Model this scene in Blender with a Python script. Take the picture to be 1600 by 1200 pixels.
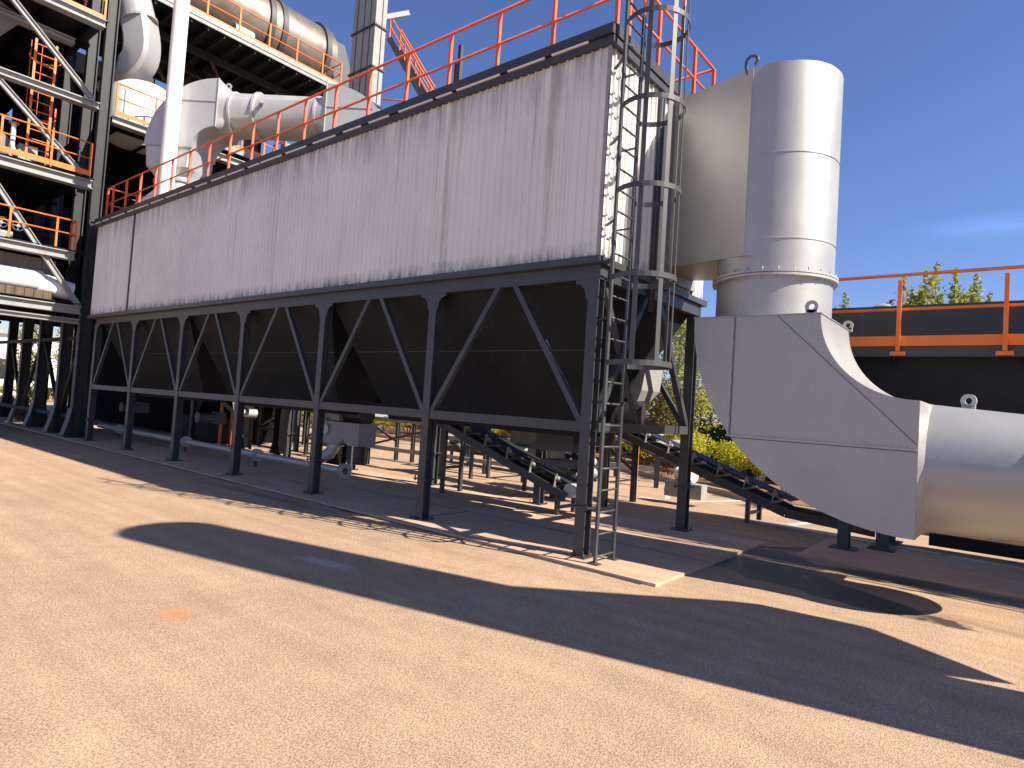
import bpy, math, random
from mathutils import Vector, Matrix
random.seed(7)
sc = bpy.context.scene
for o in list(bpy.data.objects): bpy.data.objects.remove(o)
C = sc.collection
# ---------------------------------------------------------------- camera, world, sun, exposure
cam_d = bpy.data.cameras.new('camera'); cam = bpy.data.objects.new('camera', cam_d); C.objects.link(cam)
sc.camera = cam
CAMPOS = Vector((4.12136, -6.51465, 1.76981))
YAW, PITCH, ROLL = 0.6830, 0.0373, 0.0647
yw, pt, rl = YAW, PITCH, ROLL
fw = Vector((-math.sin(yw)*math.cos(pt), math.cos(yw)*math.cos(pt), math.sin(pt)))
rt = Vector((math.cos(yw), math.sin(yw), 0)); up = rt.cross(fw)
R_ = rt*math.cos(rl) + up*math.sin(rl); U_ = -rt*math.sin(rl) + up*math.cos(rl)
cam.matrix_world = Matrix(((R_.x, U_.x, -fw.x, CAMPOS.x), (R_.y, U_.y, -fw.y, CAMPOS.y), (R_.z, U_.z, -fw.z, CAMPOS.z), (0, 0, 0, 1)))
cam_d.sensor_width = 36; cam_d.lens = 988.99/1600*36; cam_d.clip_end = 3000; cam_d.clip_start = 0.05

SUN = Vector((1.10, 0.24, 1.0)).normalized()
w = bpy.data.worlds.new('World'); sc.world = w; w.use_nodes = True
nt = w.node_tree; sky = nt.nodes.new('ShaderNodeTexSky'); sky.sky_type = 'NISHITA'; sky.sun_disc = False
sky.sun_elevation = math.asin(SUN.z); sky.sun_rotation = math.atan2(SUN.x, SUN.y)
sky.air_density = 1.0; sky.dust_density = 0.3; sky.ozone_density = 3.0
bg = nt.nodes['Background']; bg.inputs['Strength'].default_value = 0.060
hs = nt.nodes.new('ShaderNodeVectorMath'); hs.operation = 'MULTIPLY'; hs.inputs[1].default_value = (.93, .99, 1.36)
nt.links.new(sky.outputs[0], hs.inputs[0])
wt = nt.nodes.new('ShaderNodeTexCoord'); wm = nt.nodes.new('ShaderNodeMapping'); wm.vector_type = 'TEXTURE'   # a faint wisp of cloud low in the sky
wm.inputs['Location'].default_value = (-.03, .966, .262); wm.inputs['Scale'].default_value = (.11, .5, .017)
nt.links.new(wt.outputs['Generated'], wm.inputs[0]); wl = nt.nodes.new('ShaderNodeVectorMath'); wl.operation = 'LENGTH'; nt.links.new(wm.outputs[0], wl.inputs[0])
wn = nt.nodes.new('ShaderNodeTexNoise'); wn.inputs['Scale'].default_value = 30; wn.inputs['Detail'].default_value = 5; wq = nt.nodes.new('ShaderNodeMapping'); wq.inputs['Scale'].default_value = (.5, .5, 3); nt.links.new(wt.outputs['Generated'], wq.inputs[0]); nt.links.new(wq.outputs[0], wn.inputs['Vector'])
wr = nt.nodes.new('ShaderNodeMapRange'); wr.interpolation_type = 'SMOOTHSTEP'; wr.inputs[1].default_value = 1.2; wr.inputs[2].default_value = 0; nt.links.new(wl.outputs['Value'], wr.inputs[0])
wx = nt.nodes.new('ShaderNodeMath'); wx.operation = 'MULTIPLY'; nt.links.new(wr.outputs[0], wx.inputs[0]); nt.links.new(wn.outputs[0], wx.inputs[1])
wk = nt.nodes.new('ShaderNodeMath'); wk.operation = 'MULTIPLY_ADD'; nt.links.new(wx.outputs[0], wk.inputs[0]); wk.inputs[1].default_value = .4; wk.inputs[2].default_value = 1.0
wz = nt.nodes.new('ShaderNodeVectorMath'); wz.operation = 'SCALE'; nt.links.new(hs.outputs[0], wz.inputs[0]); nt.links.new(wk.outputs[0], wz.inputs['Scale']); nt.links.new(wz.outputs[0], bg.inputs[0])
sl = bpy.data.lights.new('sun', 'SUN'); sl.energy = 5.0; sl.angle = math.radians(0.5); sl.color = (1.0, 0.90, 0.76)
so = bpy.data.objects.new('sun', sl); C.objects.link(so)
so.rotation_euler = (-SUN).to_track_quat('-Z', 'Y').to_euler(); so.location = (10, 0, 20)
sc.view_settings.view_transform = 'Standard'; sc.view_settings.look = 'None'
sc.view_settings.exposure = 0.95; sc.view_settings.gamma = 1.0
sc.render.engine = 'CYCLES'

# ---------------------------------------------------------------- materials
def mat(name, col, rough=0.6, metal=0.0, var=0.12, scale=3.0, bump=0.0, bscale=40.0, spec=0.5, fine=None, stretch=None, streak=None):
    m = bpy.data.materials.new(name); m.use_nodes = True; n = m.node_tree; L = n.links
    b = n.nodes['Principled BSDF']; b.inputs['Roughness'].default_value = rough; b.inputs['Metallic'].default_value = metal
    b.inputs['Specular IOR Level'].default_value = spec
    tc = n.nodes.new('ShaderNodeTexCoord'); mp = n.nodes.new('ShaderNodeMapping'); L.new(tc.outputs['Object'], mp.inputs[0])
    if stretch: mp.inputs['Scale'].default_value = stretch
    nz = n.nodes.new('ShaderNodeTexNoise'); nz.inputs['Scale'].default_value = scale; nz.inputs['Detail'].default_value = 8; nz.inputs['Roughness'].default_value = 0.62
    L.new(mp.outputs[0], nz.inputs['Vector'])
    mr = n.nodes.new('ShaderNodeMapRange'); mr.inputs[1].default_value = 0.3; mr.inputs[2].default_value = 0.7
    mr.inputs[3].default_value = 1-var; mr.inputs[4].default_value = 1+var; L.new(nz.outputs[0], mr.inputs[0])
    mx = n.nodes.new('ShaderNodeVectorMath'); mx.operation = 'SCALE'; mx.inputs[0].default_value = col[:3]; L.new(mr.outputs[0], mx.inputs['Scale'])
    last = mx.outputs[0]
    if fine:
        f = n.nodes.new('ShaderNodeTexNoise'); f.inputs['Scale'].default_value = fine[0]; f.inputs['Detail'].default_value = 3; L.new(tc.outputs['Object'], f.inputs['Vector'])
        fr = n.nodes.new('ShaderNodeMapRange'); fr.inputs[1].default_value = .3; fr.inputs[2].default_value = .7; fr.inputs[3].default_value = 1-fine[1]; fr.inputs[4].default_value = 1+fine[1]
        L.new(f.outputs[0], fr.inputs[0]); m2 = n.nodes.new('ShaderNodeVectorMath'); m2.operation = 'SCALE'; L.new(last, m2.inputs[0]); L.new(fr.outputs[0], m2.inputs['Scale']); last = m2.outputs[0]
    if streak:   # (noise mapping scale, colour, lo, hi, strength)
        sm = n.nodes.new('ShaderNodeMapping'); sm.inputs['Scale'].default_value = streak[0]; L.new(tc.outputs['Object'], sm.inputs[0])
        s = n.nodes.new('ShaderNodeTexNoise'); s.inputs['Scale'].default_value = 1; s.inputs['Detail'].default_value = 6; s.inputs['Roughness'].default_value = .65; L.new(sm.outputs[0], s.inputs['Vector'])
        sr = n.nodes.new('ShaderNodeMapRange'); sr.inputs[1].default_value = streak[2]; sr.inputs[2].default_value = streak[3]; sr.inputs[4].default_value = streak[4]; L.new(s.outputs[0], sr.inputs[0])
        mm = n.nodes.new('ShaderNodeMix'); mm.data_type = 'RGBA'; L.new(sr.outputs[0], mm.inputs[0]); L.new(last, mm.inputs[6]); mm.inputs[7].default_value = (*streak[1], 1); last = mm.outputs[2]
    L.new(last, b.inputs['Base Color'])
    rr = n.nodes.new('ShaderNodeMapRange'); rr.inputs[3].default_value = max(0.05, rough-0.08); rr.inputs[4].default_value = min(1, rough+0.08); L.new(nz.outputs[0], rr.inputs[0]); L.new(rr.outputs[0], b.inputs['Roughness'])
    if bump:
        bn = n.nodes.new('ShaderNodeTexNoise'); bn.inputs['Scale'].default_value = bscale; bn.inputs['Detail'].default_value = 4; L.new(tc.outputs['Object'], bn.inputs['Vector'])
        bp = n.nodes.new('ShaderNodeBump'); bp.inputs['Strength'].default_value = bump; bp.inputs['Distance'].default_value = 0.02; L.new(bn.outputs[0], bp.inputs['Height']); L.new(bp.outputs[0], b.inputs['Normal'])
    m['bsdf_col'] = last.node.name
    return m
M = {}
M['frame'] = mat('grey_steel_paint', (0.046, 0.050, 0.056), 0.45, 0.0, .22, 2.5, streak=((9, 9, .8), (.16, .15, .14), .60, .80, .35))
M['dark'] = mat('dark_steel', (0.022, 0.023, 0.025), 0.65, 0, .25, 2, spec=.2)
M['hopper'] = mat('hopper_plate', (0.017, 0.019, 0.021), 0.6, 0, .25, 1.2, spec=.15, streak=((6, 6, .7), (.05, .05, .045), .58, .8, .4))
M['trim'] = mat('dark_trim', (0.045, 0.045, 0.05), 0.5, 0, .2, 4)
M['silver'] = mat('aluminium_paint', (0.42, 0.423, 0.41), 0.45, 0.45, .08, 1.3, bump=0.18, bscale=130, fine=(150, .10), streak=((3.5, 3.5, .5), (.34, .33, .31), .56, .85, .4))
M['silver2'] = mat('old_aluminium_paint', (0.46, 0.46, 0.445), 0.45, 0.3, .08, 1.5, streak=((4, 4, .7), (.35, .33, .3), .58, .8, .4))
M['drum'] = mat('worn_drum_steel', (0.26, 0.22, 0.18), 0.38, 0.6, .3, .9, streak=((2, 2, 2), (.18, .15, .12), .5, .66, .6))
M['white'] = mat('white_paint', (0.80, 0.80, 0.77), 0.5, 0, .04, 2)
M['mgrey'] = mat('mid_grey_paint', (0.062, 0.064, 0.066), 0.5, 0, .12, 2.5)
M['lgrey'] = mat('light_grey_paint', (0.30, 0.305, 0.295), 0.5, 0, .12, 2.5)
M['orange'] = mat('orange_paint', (0.82, 0.19, 0.02), 0.42, 0, .08, 4)
M['red'] = mat('orange_red_paint', (0.72, 0.13, 0.045), 0.45, 0, .10, 4)
M['rust'] = mat('stained_sheet', (0.12, 0.085, 0.055), 0.8, 0, .4, 2, stretch=(1, 3.2, .3))
M['wrap'] = mat('black_wrap', (0.03, 0.025, 0.025), 0.35, 0, .4, 6, bump=.8, bscale=14)
M['mortar'] = mat('pale_dirt', (0.55, 0.52, 0.47), 0.9)
M['bark'] = mat('bark', (0.13, 0.09, 0.06), 0.9, 0, .3, 8)
M['soil'] = mat('bare_soil', (0.24, 0.12, 0.06), 1.0, 0, .3, 3, bump=.5, bscale=20)
M['line'] = mat('road_paint', (0.72, 0.66, 0.55), 0.8, 0, .15, 6, fine=(60, .12))
M['fence'] = mat('green_mesh', (0.006, 0.035, 0.022), 0.7, 0, .3, 3)
M['tower'] = mat('tower_steel', (0.034, 0.036, 0.040), 0.5, 0, .25, 2, spec=.3)
M['black'] = mat('shade_black', (0.008, 0.008, 0.009), 0.9, 0, .3, 2, spec=.05)  # near black: deep shade put into the colour
M['gap'] = mat('dark_seam', (0.07, 0.045, 0.035), 0.9, 0, .4, 6)
M['kerb'] = mat('kerb_stone', (0.38, 0.31, 0.25), 0.9, 0, .15, 3)

def leafmat(name, c1, c2):
    m = bpy.data.materials.new(name); m.use_nodes = True; n = m.node_tree; b = n.nodes['Principled BSDF']
    g = n.nodes.new('ShaderNodeNewGeometry'); r = n.nodes.new('ShaderNodeMix'); r.data_type = 'RGBA'
    r.inputs[6].default_value = (*c1, 1); r.inputs[7].default_value = (*c2, 1)
    n.links.new(g.outputs['Random Per Island'], r.inputs[0]); n.links.new(r.outputs[2], b.inputs['Base Color']); b.inputs['Roughness'].default_value = .55
    t = n.nodes.new('ShaderNodeBsdfTranslucent'); n.links.new(r.outputs[2], t.inputs[0]); ms = n.nodes.new('ShaderNodeMixShader'); ms.inputs[0].default_value = .5
    n.links.new(b.outputs[0], ms.inputs[1]); n.links.new(t.outputs[0], ms.inputs[2]); n.links.new(ms.outputs[0], n.nodes['Material Output'].inputs[0])
    return m
M['leaf_y'] = leafmat('yellow_green_leaf', (0.26, 0.30, 0.02), (0.72, 0.62, 0.03))
M['leaf_t'] = leafmat('tree_leaf', (0.18, 0.24, 0.04), (0.55, 0.50, 0.12))
M['leaf_d'] = leafmat('dark_leaf', (0.03, 0.06, 0.015), (0.10, 0.12, 0.03))
M['leaf_o'] = leafmat('copper_leaf', (0.28, 0.15, 0.05), (0.46, 0.28, 0.10))

def cladding_mat():
    m = mat('cladding_sheet', (0.74, 0.75, 0.705), 0.55, 0.0, .05, .8, fine=(60, .02))
    n = m.node_tree; L = n.links; b = n.nodes['Principled BSDF']; src = b.inputs['Base Color'].links[0].from_socket
    tc = n.nodes.new('ShaderNodeTexCoord'); last = src
    def lay(scale, lo, hi, amt, col, zr=None, nscale=1, det=8):
        nonlocal last
        mp = n.nodes.new('ShaderNodeMapping'); mp.inputs['Scale'].default_value = scale; L.new(tc.outputs['Object'], mp.inputs[0])
        s = n.nodes.new('ShaderNodeTexNoise'); s.inputs['Scale'].default_value = nscale; s.inputs['Detail'].default_value = det; s.inputs['Roughness'].default_value = .7; L.new(mp.outputs[0], s.inputs['Vector'])
        r = n.nodes.new('ShaderNodeMapRange'); r.inputs[1].default_value = lo; r.inputs[2].default_value = hi; r.inputs[4].default_value = amt; L.new(s.outputs[0], r.inputs[0])
        f = r.outputs[0]
        if zr:
            sp = n.nodes.new('ShaderNodeSeparateXYZ'); L.new(tc.outputs['Object'], sp.inputs[0])
            z = n.nodes.new('ShaderNodeMapRange'); z.inputs[1].default_value = zr[0]; z.inputs[2].default_value = zr[1]; L.new(sp.outputs[2], z.inputs[0])
            mu = n.nodes.new('ShaderNodeMath'); mu.operation = 'MULTIPLY'; L.new(f, mu.inputs[0]); L.new(z.outputs[0], mu.inputs[1]); f = mu.outputs[0]
        x = n.nodes.new('ShaderNodeMix'); x.data_type = 'RGBA'; L.new(f, x.inputs[0]); L.new(last, x.inputs[6]); x.inputs[7].default_value = (*col, 1); last = x.outputs[2]
    lay((3.6, 3.6, .10), .575, .655, .60, (.36, .39, .27)); lay((11, 11, .22), .60, .70, .5, (.30, .30, .26)); lay((.5, .5, .4), .45, .7, .22, (.42, .42, .42))
    lay((9, 9, .25), .62, .80, .5, (.30, .30, .27))
    lay((5, 5, .45), .40, .64, .85, (.20, .20, .21), (5.6, 6.3))       # drip marks under the roof trim
    lay((9, 9, 3.0), .40, .62, .85, (.10, .105, .09), (3.88, 3.68))     # grime along the foot
    lay((60, 60, 60), .70, .76, .5, (.12, .12, .12), None, 1, 2)
    L.new(last, b.inputs['Base Color']); return m
M['clad'] = cladding_mat()

def asphalt():
    m = mat('asphalt', (0.52, 0.36, 0.237), 0.9, 0, .10, .35, bump=.55, bscale=95, spec=.2)
    n = m.node_tree; L = n.links; b = n.nodes['Principled BSDF']; last = b.inputs['Base Color'].links[0].from_socket
    tc = n.nodes.new('ShaderNodeTexCoord')
    def grain(scale, lo, hi, a, c, kind='n'):
        nonlocal last
        if kind == 'v': s = n.nodes.new('ShaderNodeTexVoronoi'); o = s.outputs['Color']
        else: s = n.nodes.new('ShaderNodeTexNoise'); s.inputs['Detail'].default_value = 4; s.inputs['Roughness'].default_value = .75; o = s.outputs[0]
        s.inputs['Scale'].default_value = scale; L.new(tc.outputs['Object'], s.inputs['Vector'])
        r = n.nodes.new('ShaderNodeMapRange'); r.inputs[1].default_value = lo; r.inputs[2].default_value = hi; r.inputs[3].default_value = a; r.inputs[4].default_value = c; L.new(o, r.inputs[0])
        v = n.nodes.new('ShaderNodeVectorMath'); v.operation = 'SCALE'; L.new(last, v.inputs[0]); L.new(r.outputs[0], v.inputs['Scale']); last = v.outputs[0]
    grain(36, .38, .60, .84, 1.06); grain(70, .36, .58, .48, 1.18); grain(170, .34, .60, .66, 1.18); grain(2.2, .3, .7, .88, 1.08); grain(9, .3, .7, .93, 1.05)
    tk = n.nodes.new('ShaderNodeMapping'); tk.inputs['Scale'].default_value = (.25, 4.5, 1); tk.inputs['Rotation'].default_value = (0, 0, .06); L.new(tc.outputs['Object'], tk.inputs[0])
    ts = n.nodes.new('ShaderNodeTexNoise'); ts.inputs['Scale'].default_value = 1; ts.inputs['Detail'].default_value = 7; L.new(tk.outputs[0], ts.inputs['Vector']); tr_ = n.nodes.new('ShaderNodeMapRange'); tr_.inputs[1].default_value = .35; tr_.inputs[2].default_value = .68; tr_.inputs[3].default_value = 1.05; tr_.inputs[4].default_value = .88; L.new(ts.outputs[0], tr_.inputs[0])
    tv = n.nodes.new('ShaderNodeVectorMath'); tv.operation = 'SCALE'; L.new(last, tv.inputs[0]); L.new(tr_.outputs[0], tv.inputs['Scale']); last = tv.outputs[0]
    def blob(cx, cy, rx, ry, ang, col, amt, edge=.35, nsc=1.6, ns=.9):
        """a stain or wet patch of its own shape"""
        nonlocal last
        mp = n.nodes.new('ShaderNodeMapping'); mp.vector_type = 'TEXTURE'; mp.inputs['Location'].default_value = (cx, cy, 0); mp.inputs['Rotation'].default_value = (0, 0, math.radians(ang)); mp.inputs['Scale'].default_value = (rx, ry, 1)
        L.new(tc.outputs['Object'], mp.inputs[0]); ln = n.nodes.new('ShaderNodeVectorMath'); ln.operation = 'LENGTH'; L.new(mp.outputs[0], ln.inputs[0])
        nz = n.nodes.new('ShaderNodeTexNoise'); nz.inputs['Scale'].default_value = nsc; nz.inputs['Detail'].default_value = 6; L.new(tc.outputs['Object'], nz.inputs['Vector'])
        ad = n.nodes.new('ShaderNodeMath'); ad.operation = 'MULTIPLY_ADD'; L.new(nz.outputs[0], ad.inputs[0]); ad.inputs[1].default_value = ns*2; L.new(ln.outputs['Value'], ad.inputs[2])
        r = n.nodes.new('ShaderNodeMapRange'); r.inputs[1].default_value = 1+ns; r.inputs[2].default_value = 1+ns-edge; r.inputs[4].default_value = amt; L.new(ad.outputs[0], r.inputs[0])
        x = n.nodes.new('ShaderNodeMix'); x.data_type = 'RGBA'; x.clamp_factor = True; L.new(r.outputs[0], x.inputs[0]); L.new(last, x.inputs[6]); x.inputs[7].default_value = (*col, 1); last = x.outputs[2]
        return r.outputs[0]
    wet = []
    wet.append(blob(2.0, 1.30, 1.9, .34, -14, (.06, .042, .036), .92, .10))
    wet.append(blob(1.45, 2.2, 1.0, .8, -30, (.065, .05, .045), .88, .10))
    wet.append(blob(3.1, 2.45, 1.5, .28, 0, (.035, .035, .03), .95, .4))
    wet.append(blob(1.75, 3.4, .8, .18, 40, (.10, .08, .07), .7, .12))
    blob(3.9, 1.05, 1.0, .13, -10, (.22, .15, .10), .55, .8, 9, .7)
    blob(-1.0, -4.2, .2, .16, 0, (.60, .22, .08), .8, 1.0, 3, .5)
    blob(-1.2, -.95, 1.0, .18, 3, (.30, .17, .09), .45, .9, 3, .8)
    blob(-1.6, -2.42, .5, .13, 10, (.60, .58, .56), .42, .5, 12, 1.0)
    blob(-6.0, -.7, 2.6, .15, 2, (.19, .12, .09), .5, .6, 1.5, .8)
    L.new(last, b.inputs['Base Color'])
    mxn = wet[0]
    for q in wet[1:3]:
        mm = n.nodes.new('ShaderNodeMath'); mm.operation = 'MAXIMUM'; L.new(mxn, mm.inputs[0]); L.new(q, mm.inputs[1]); mxn = mm.outputs[0]
    rr = n.nodes.new('ShaderNodeMapRange'); rr.inputs[3].default_value = .9; rr.inputs[4].default_value = .28; L.new(mxn, rr.inputs[0]); L.new(rr.outputs[0], b.inputs['Roughness'])
    return m
M['asphalt'] = asphalt()
M['slab'] = mat('slab_concrete', (0.56, 0.365, 0.245), 0.85, 0, .16, 1.1, bump=.3, bscale=60, fine=(35, .06), streak=((.35, 3.0, 1), (.30, .12, .07), .5, .75, .5))

# ---------------------------------------------------------------- mesh builder
def V(*a): return Vector(a)
class MB:
    def __init__(s): s.v = []; s.f = []; s.smooth = []
    def add(s, vs, fs, sm=False):
        k = len(s.v); s.v += [Vector(a) for a in vs]; s.f += [tuple(i+k for i in f) for f in fs]; s.smooth += [sm]*len(fs); return s
    def box(s, a, b):
        x0, x1 = sorted((a[0], b[0])); y0, y1 = sorted((a[1], b[1])); z0, z1 = sorted((a[2], b[2]))
        return s.add([(x0,y0,z0),(x1,y0,z0),(x1,y1,z0),(x0,y1,z0),(x0,y0,z1),(x1,y0,z1),(x1,y1,z1),(x0,y1,z1)],
                     [(3,2,1,0),(4,5,6,7),(0,1,5,4),(1,2,6,5),(2,3,7,6),(3,0,4,7)])
    def bar(s, p, q, w_, h_=None, upv=(0,0,1)):
        """rectangular bar from p to q: width w_ (sideways) and h_ (along upv)"""
        h_ = h_ or w_; p = Vector(p); q = Vector(q); d = (q-p).normalized(); u = Vector(upv)
        if abs(d.dot(u)) > .97: u = Vector((0,1,0)) if abs(d.y) < .9 else Vector((1,0,0))
        sd = d.cross(u).normalized(); u = sd.cross(d).normalized(); vs = []
        for e in (p, q):
            for a, b in ((-1,-1),(1,-1),(1,1),(-1,1)): vs.append(e + sd*a*w_/2 + u*b*h_/2)
        return s.add(vs, [(0,1,2,3),(7,6,5,4),(0,4,5,1),(1,5,6,2),(2,6,7,3),(3,7,4,0)])
    def tube(s, pts, r, n=10, cap=True, closed=False):
        pts = [Vector(p) for p in pts]; rs = r if isinstance(r, (list, tuple)) else [r]*len(pts); vs = []; fs = []
        N = len(pts); prev = None
        for i, p in enumerate(pts):
            if closed: d = (pts[(i+1) % N]-pts[i-1]).normalized()
            else: d = (pts[min(i+1, N-1)]-pts[max(i-1, 0)]).normalized()
            u = prev if prev is not None else (Vector((0,0,1)) if abs(d.z) < .9 else Vector((1,0,0)))
            sd = d.cross(u).normalized(); u = sd.cross(d).normalized(); prev = u
            for k in range(n): a = 2*math.pi*k/n; vs.append(p + (sd*math.cos(a)+u*math.sin(a))*rs[i])
        for i in range(N if closed else N-1):
            j = (i+1) % N
            for k in range(n): l = (k+1) % n; fs.append((i*n+k, i*n+l, j*n+l, j*n+k))
        s.add(vs, fs, True)
        if cap and not closed: s.add([vs[k] for k in range(n)][::-1] + vs[-n:], [tuple(range(n)), tuple(range(n, 2*n))])
        return s
    def cyl(s, p, q, r, r2=None, n=40): return s.tube([p, q], [r, r if r2 is None else r2], n)
    def prism(s, poly, off):
        """closed planar polygon (3d points) swept by the vector off"""
        k = len(poly); o = Vector(off); vs = [Vector(p) for p in poly]; vs += [p+o for p in vs[:k]]
        return s.add(vs, [tuple(range(k))[::-1], tuple(range(k, 2*k))] + [(i, (i+1) % k, (i+1) % k+k, i+k) for i in range(k)])
    def loft(s, rings, sm=True, caps=False):
        n = len(rings[0]); vs = [p for r in rings for p in r]; fs = []
        for i in range(len(rings)-1):
            for k in range(n): l = (k+1) % n; fs.append((i*n+k, i*n+l, (i+1)*n+l, (i+1)*n+k))
        s.add(vs, fs, sm)
        if caps: s.add(rings[0][::-1], [tuple(range(n))]); s.add(rings[-1], [tuple(range(n))])
        return s
    def ring(s, c, ax, r0, r1, t, n=24):
        """flat washer, centre c, axis ax, radii r0<r1, thickness t"""
        c = Vector(c); ax = Vector(ax).normalized(); u = ax.cross(Vector((0,0,1)) if abs(ax.z) < .9 else Vector((1,0,0))).normalized(); v = ax.cross(u)
        R = [[c + ax*dz + (u*math.cos(2*math.pi*k/n)+v*math.sin(2*math.pi*k/n))*rr for k in range(n)] for rr, dz in ((r0,-t/2),(r1,-t/2),(r1,t/2),(r0,t/2),(r0,-t/2))]
        return s.loft(R, False)
    def hsec(s, p, q, b, h, tf=.014, upv=(0,1,0)):
        """H section from p to q; flanges face +-upv, flange width b, depth h"""
        p = Vector(p); q = Vector(q); d = (q-p).normalized(); u = Vector(upv); u = (u-d*u.dot(d)).normalized()
        for sg in (-1, 1): s.bar(p+u*sg*(h/2-tf/2), q+u*sg*(h/2-tf/2), b, tf, u)
        return s.bar(p, q, tf*.8, h-2*tf, u)
    def build(s, name, m, parent=None, label=None):
        off = Vector((0,0,0)); pp = parent
        while pp is not None: off += pp.location; pp = pp.parent
        me = bpy.data.meshes.new(name); me.from_pydata([v-off for v in s.v], [], s.f); me.update()
        me.polygons.foreach_set('use_smooth', s.smooth)
        me.materials.append(M[m] if isinstance(m, str) else m)
        o = bpy.data.objects.new(name, me); C.objects.link(o); o.parent = parent
        if label: o['label'] = label
        if any(s.smooth):
            import bmesh as _b
            bm = _b.new(); bm.from_mesh(me); _b.ops.remove_doubles(bm, verts=bm.verts, dist=1e-5)
            for e in bm.edges:
                if len(e.link_faces) == 2 and e.calc_face_angle(0) > math.radians(32): e.smooth = False
            bm.to_mesh(me); bm.free()
        return o
def thing(name, loc, label, cat, group=None):
    o = bpy.data.objects.new(name, None); C.objects.link(o); o.location = loc; o.empty_display_size = .3
    o['label'] = label; o['category'] = cat
    if group: o['group'] = group
    return o
def tag(o, label, cat, group=None):
    o['label'] = label; o['category'] = cat
    if group: o['group'] = group
    return o
def struct(o, kind='structure'): o['kind'] = kind; return o
def copy_tree(o, parent=None):
    c = o.copy(); C.objects.link(c); c.parent = parent
    for ch in list(o.children): copy_tree(ch, c)
    return c

# ---------------------------------------------------------------- ground
g = MB(); g.add([(-400,-200,0),(400,-200,0),(400,500,0),(-400,500,0)], [(0,1,2,3)]); struct(g.build('ground', 'asphalt'))
H0 = .012
def slab(x0, y0, x1, y1, joints=(), name='slab', th=.035):
    b = MB(); b.box((x0,y0,-.05),(x1,y1,th)); struct(b.build(name, 'slab'))
    if joints:
        j = MB()
        for (a, c) in joints: j.bar((a[0],a[1],th+.001),(c[0],c[1],th+.001),.018,.004)
        struct(j.build('slab_joint', 'trim'))
slab(-17.6, -.32, 1.18, 3.25, [((-17.6,1.18),(1.18,1.18)), ((-2.9,-.32),(-2.9,1.16)), ((-8.4,-.32),(-8.4,1.16)), ((-5.6,1.2),(-5.6,3.25)), ((-11.2,-.32),(-11.2,3.25))])
slab(1.75, 2.78, 14.0, 4.7, [])
slab(-40, -.25, -17.62, 3.6, [])
e = MB()
random.seed(21); x = -40.0; top = []; bot = []
while x < 1.1: top.append((x,-.322,.003)); bot.append((x,-.335-random.uniform(.0,.07)*(1 if x < -3 else .6),.003)); x += random.uniform(.06,.2)
e.add(top+bot, [(i, i+1, len(top)+i+1, len(top)+i) for i in range(len(top)-1)])
struct(e.build('ground_seam', 'gap'))
ln = MB()
for p, q, wd in (((.0,5.35),(3.2,5.02),.09), ((3.3,4.98),(8,4.6),.09), ((-1.9,6.5),(-3.4,9.6),.1), ((-1.5,6.35),(-.4,9.2),.1), ((.9,5.5),(1.3,7.0),.12), ((-2.4,6.2),(-1.2,6.05),.09), ((-6.2,9.2),(-7.3,12.2),.1)):
    ln.bar((p[0],p[1],.004),(q[0],q[1],.004),wd,.003)
struct(ln.build('parking_line', 'line'))

# planting bed beyond the kerb
bed = [(-60,16),(-30,13.2),(-17,12.5),(-7.4,12.4),(.5,7.4),(3.0,7.0),(30,7.0),(60,60),(-60,80)]
b = MB(); b.prism([(x,y,.0) for x, y in bed], (0,0,.09)); struct(b.build('soil_bed', 'soil'))
k = MB(); KL = [(-60,16),(-30,13.2),(-17,12.5),(-7.4,12.4),(.5,7.4),(3.0,6.95),(30,6.95)]
for a, c in zip(KL, KL[1:]): k.bar((a[0],a[1],.07),(c[0],c[1],.07),.14,.14)
struct(k.build('kerb', 'kerb'))

# ---------------------------------------------------------------- filter house
FH = thing('filter_house', (0,0,0), 'long corrugated grey filter house raised on a braced dark steel frame', 'industrial building')
S, W, H1, H2, H3 = 2.8, 3.08, 1.60, 3.665, 6.28
def sheet(axis, a0, a1, pos, z0, z1, out, pitch=.125, d=.026):
    """ribbed sheet along axis ('x' or 'y') at pos, ribs towards out"""
    m = MB(); pr = []; t = a0; fl = pitch-.045
    while t < a1-1e-6:
        for dt, dd in ((0,0),(fl,0),(fl+.012,d),(fl+.033,d)): 
            if t+dt <= a1: pr.append((t+dt, dd))
        t += pitch
    pr.append((a1, 0)); n = len(pr)
    P = lambda u, dd, z: (u, pos+out*dd, z) if axis == 'x' else (pos+out*dd, u, z)
    vs = [P(u, dd, z0) for u, dd in pr] + [P(u, dd, z1) for u, dd in pr]
    m.add(vs, [(i, i+1, n+i+1, n+i) for i in range(n-1)])
    # back skin closes the sheet
    m.add([P(a0,-.04,z0),P(a1,-.04,z0),P(a1,-.04,z1),P(a0,-.04,z1)], [(0,1,2,3)])
    return m
XL = -17.2
sheet('x', XL, -14.56, -.04, H2, H3, -1).build('wall_panel', 'clad', FH)
sheet('x', -14.42, .06, -.04, H2, H3, -1).build('wall_panel', 'clad', FH)
sheet('y', -.035, 3.14, .065, H2, H3, 1).build('end_wall_panel', 'clad', FH)
sheet('y', -.035, 3.14, XL, H2, H3, -1).build('end_wall_panel', 'clad', FH)
sheet('x', XL, .06, 3.14, H2, H3, 1).build('back_wall_panel', 'clad', FH)
MB().box((-14.56,-.03,H2),(-14.42,.0,H3)).build('expansion_joint', 'trim', FH)
c = MB(); c.bar((.075,-.05,H2+.005),(.075,-.05,H3-.005),.035,.035); c.build('corner_flashing', 'lgrey', FH)
r = MB(); r.box((XL-.08,-.02,6.30),(.12,3.2,6.46)); r.build('roof', 'dark', FH)
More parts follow.
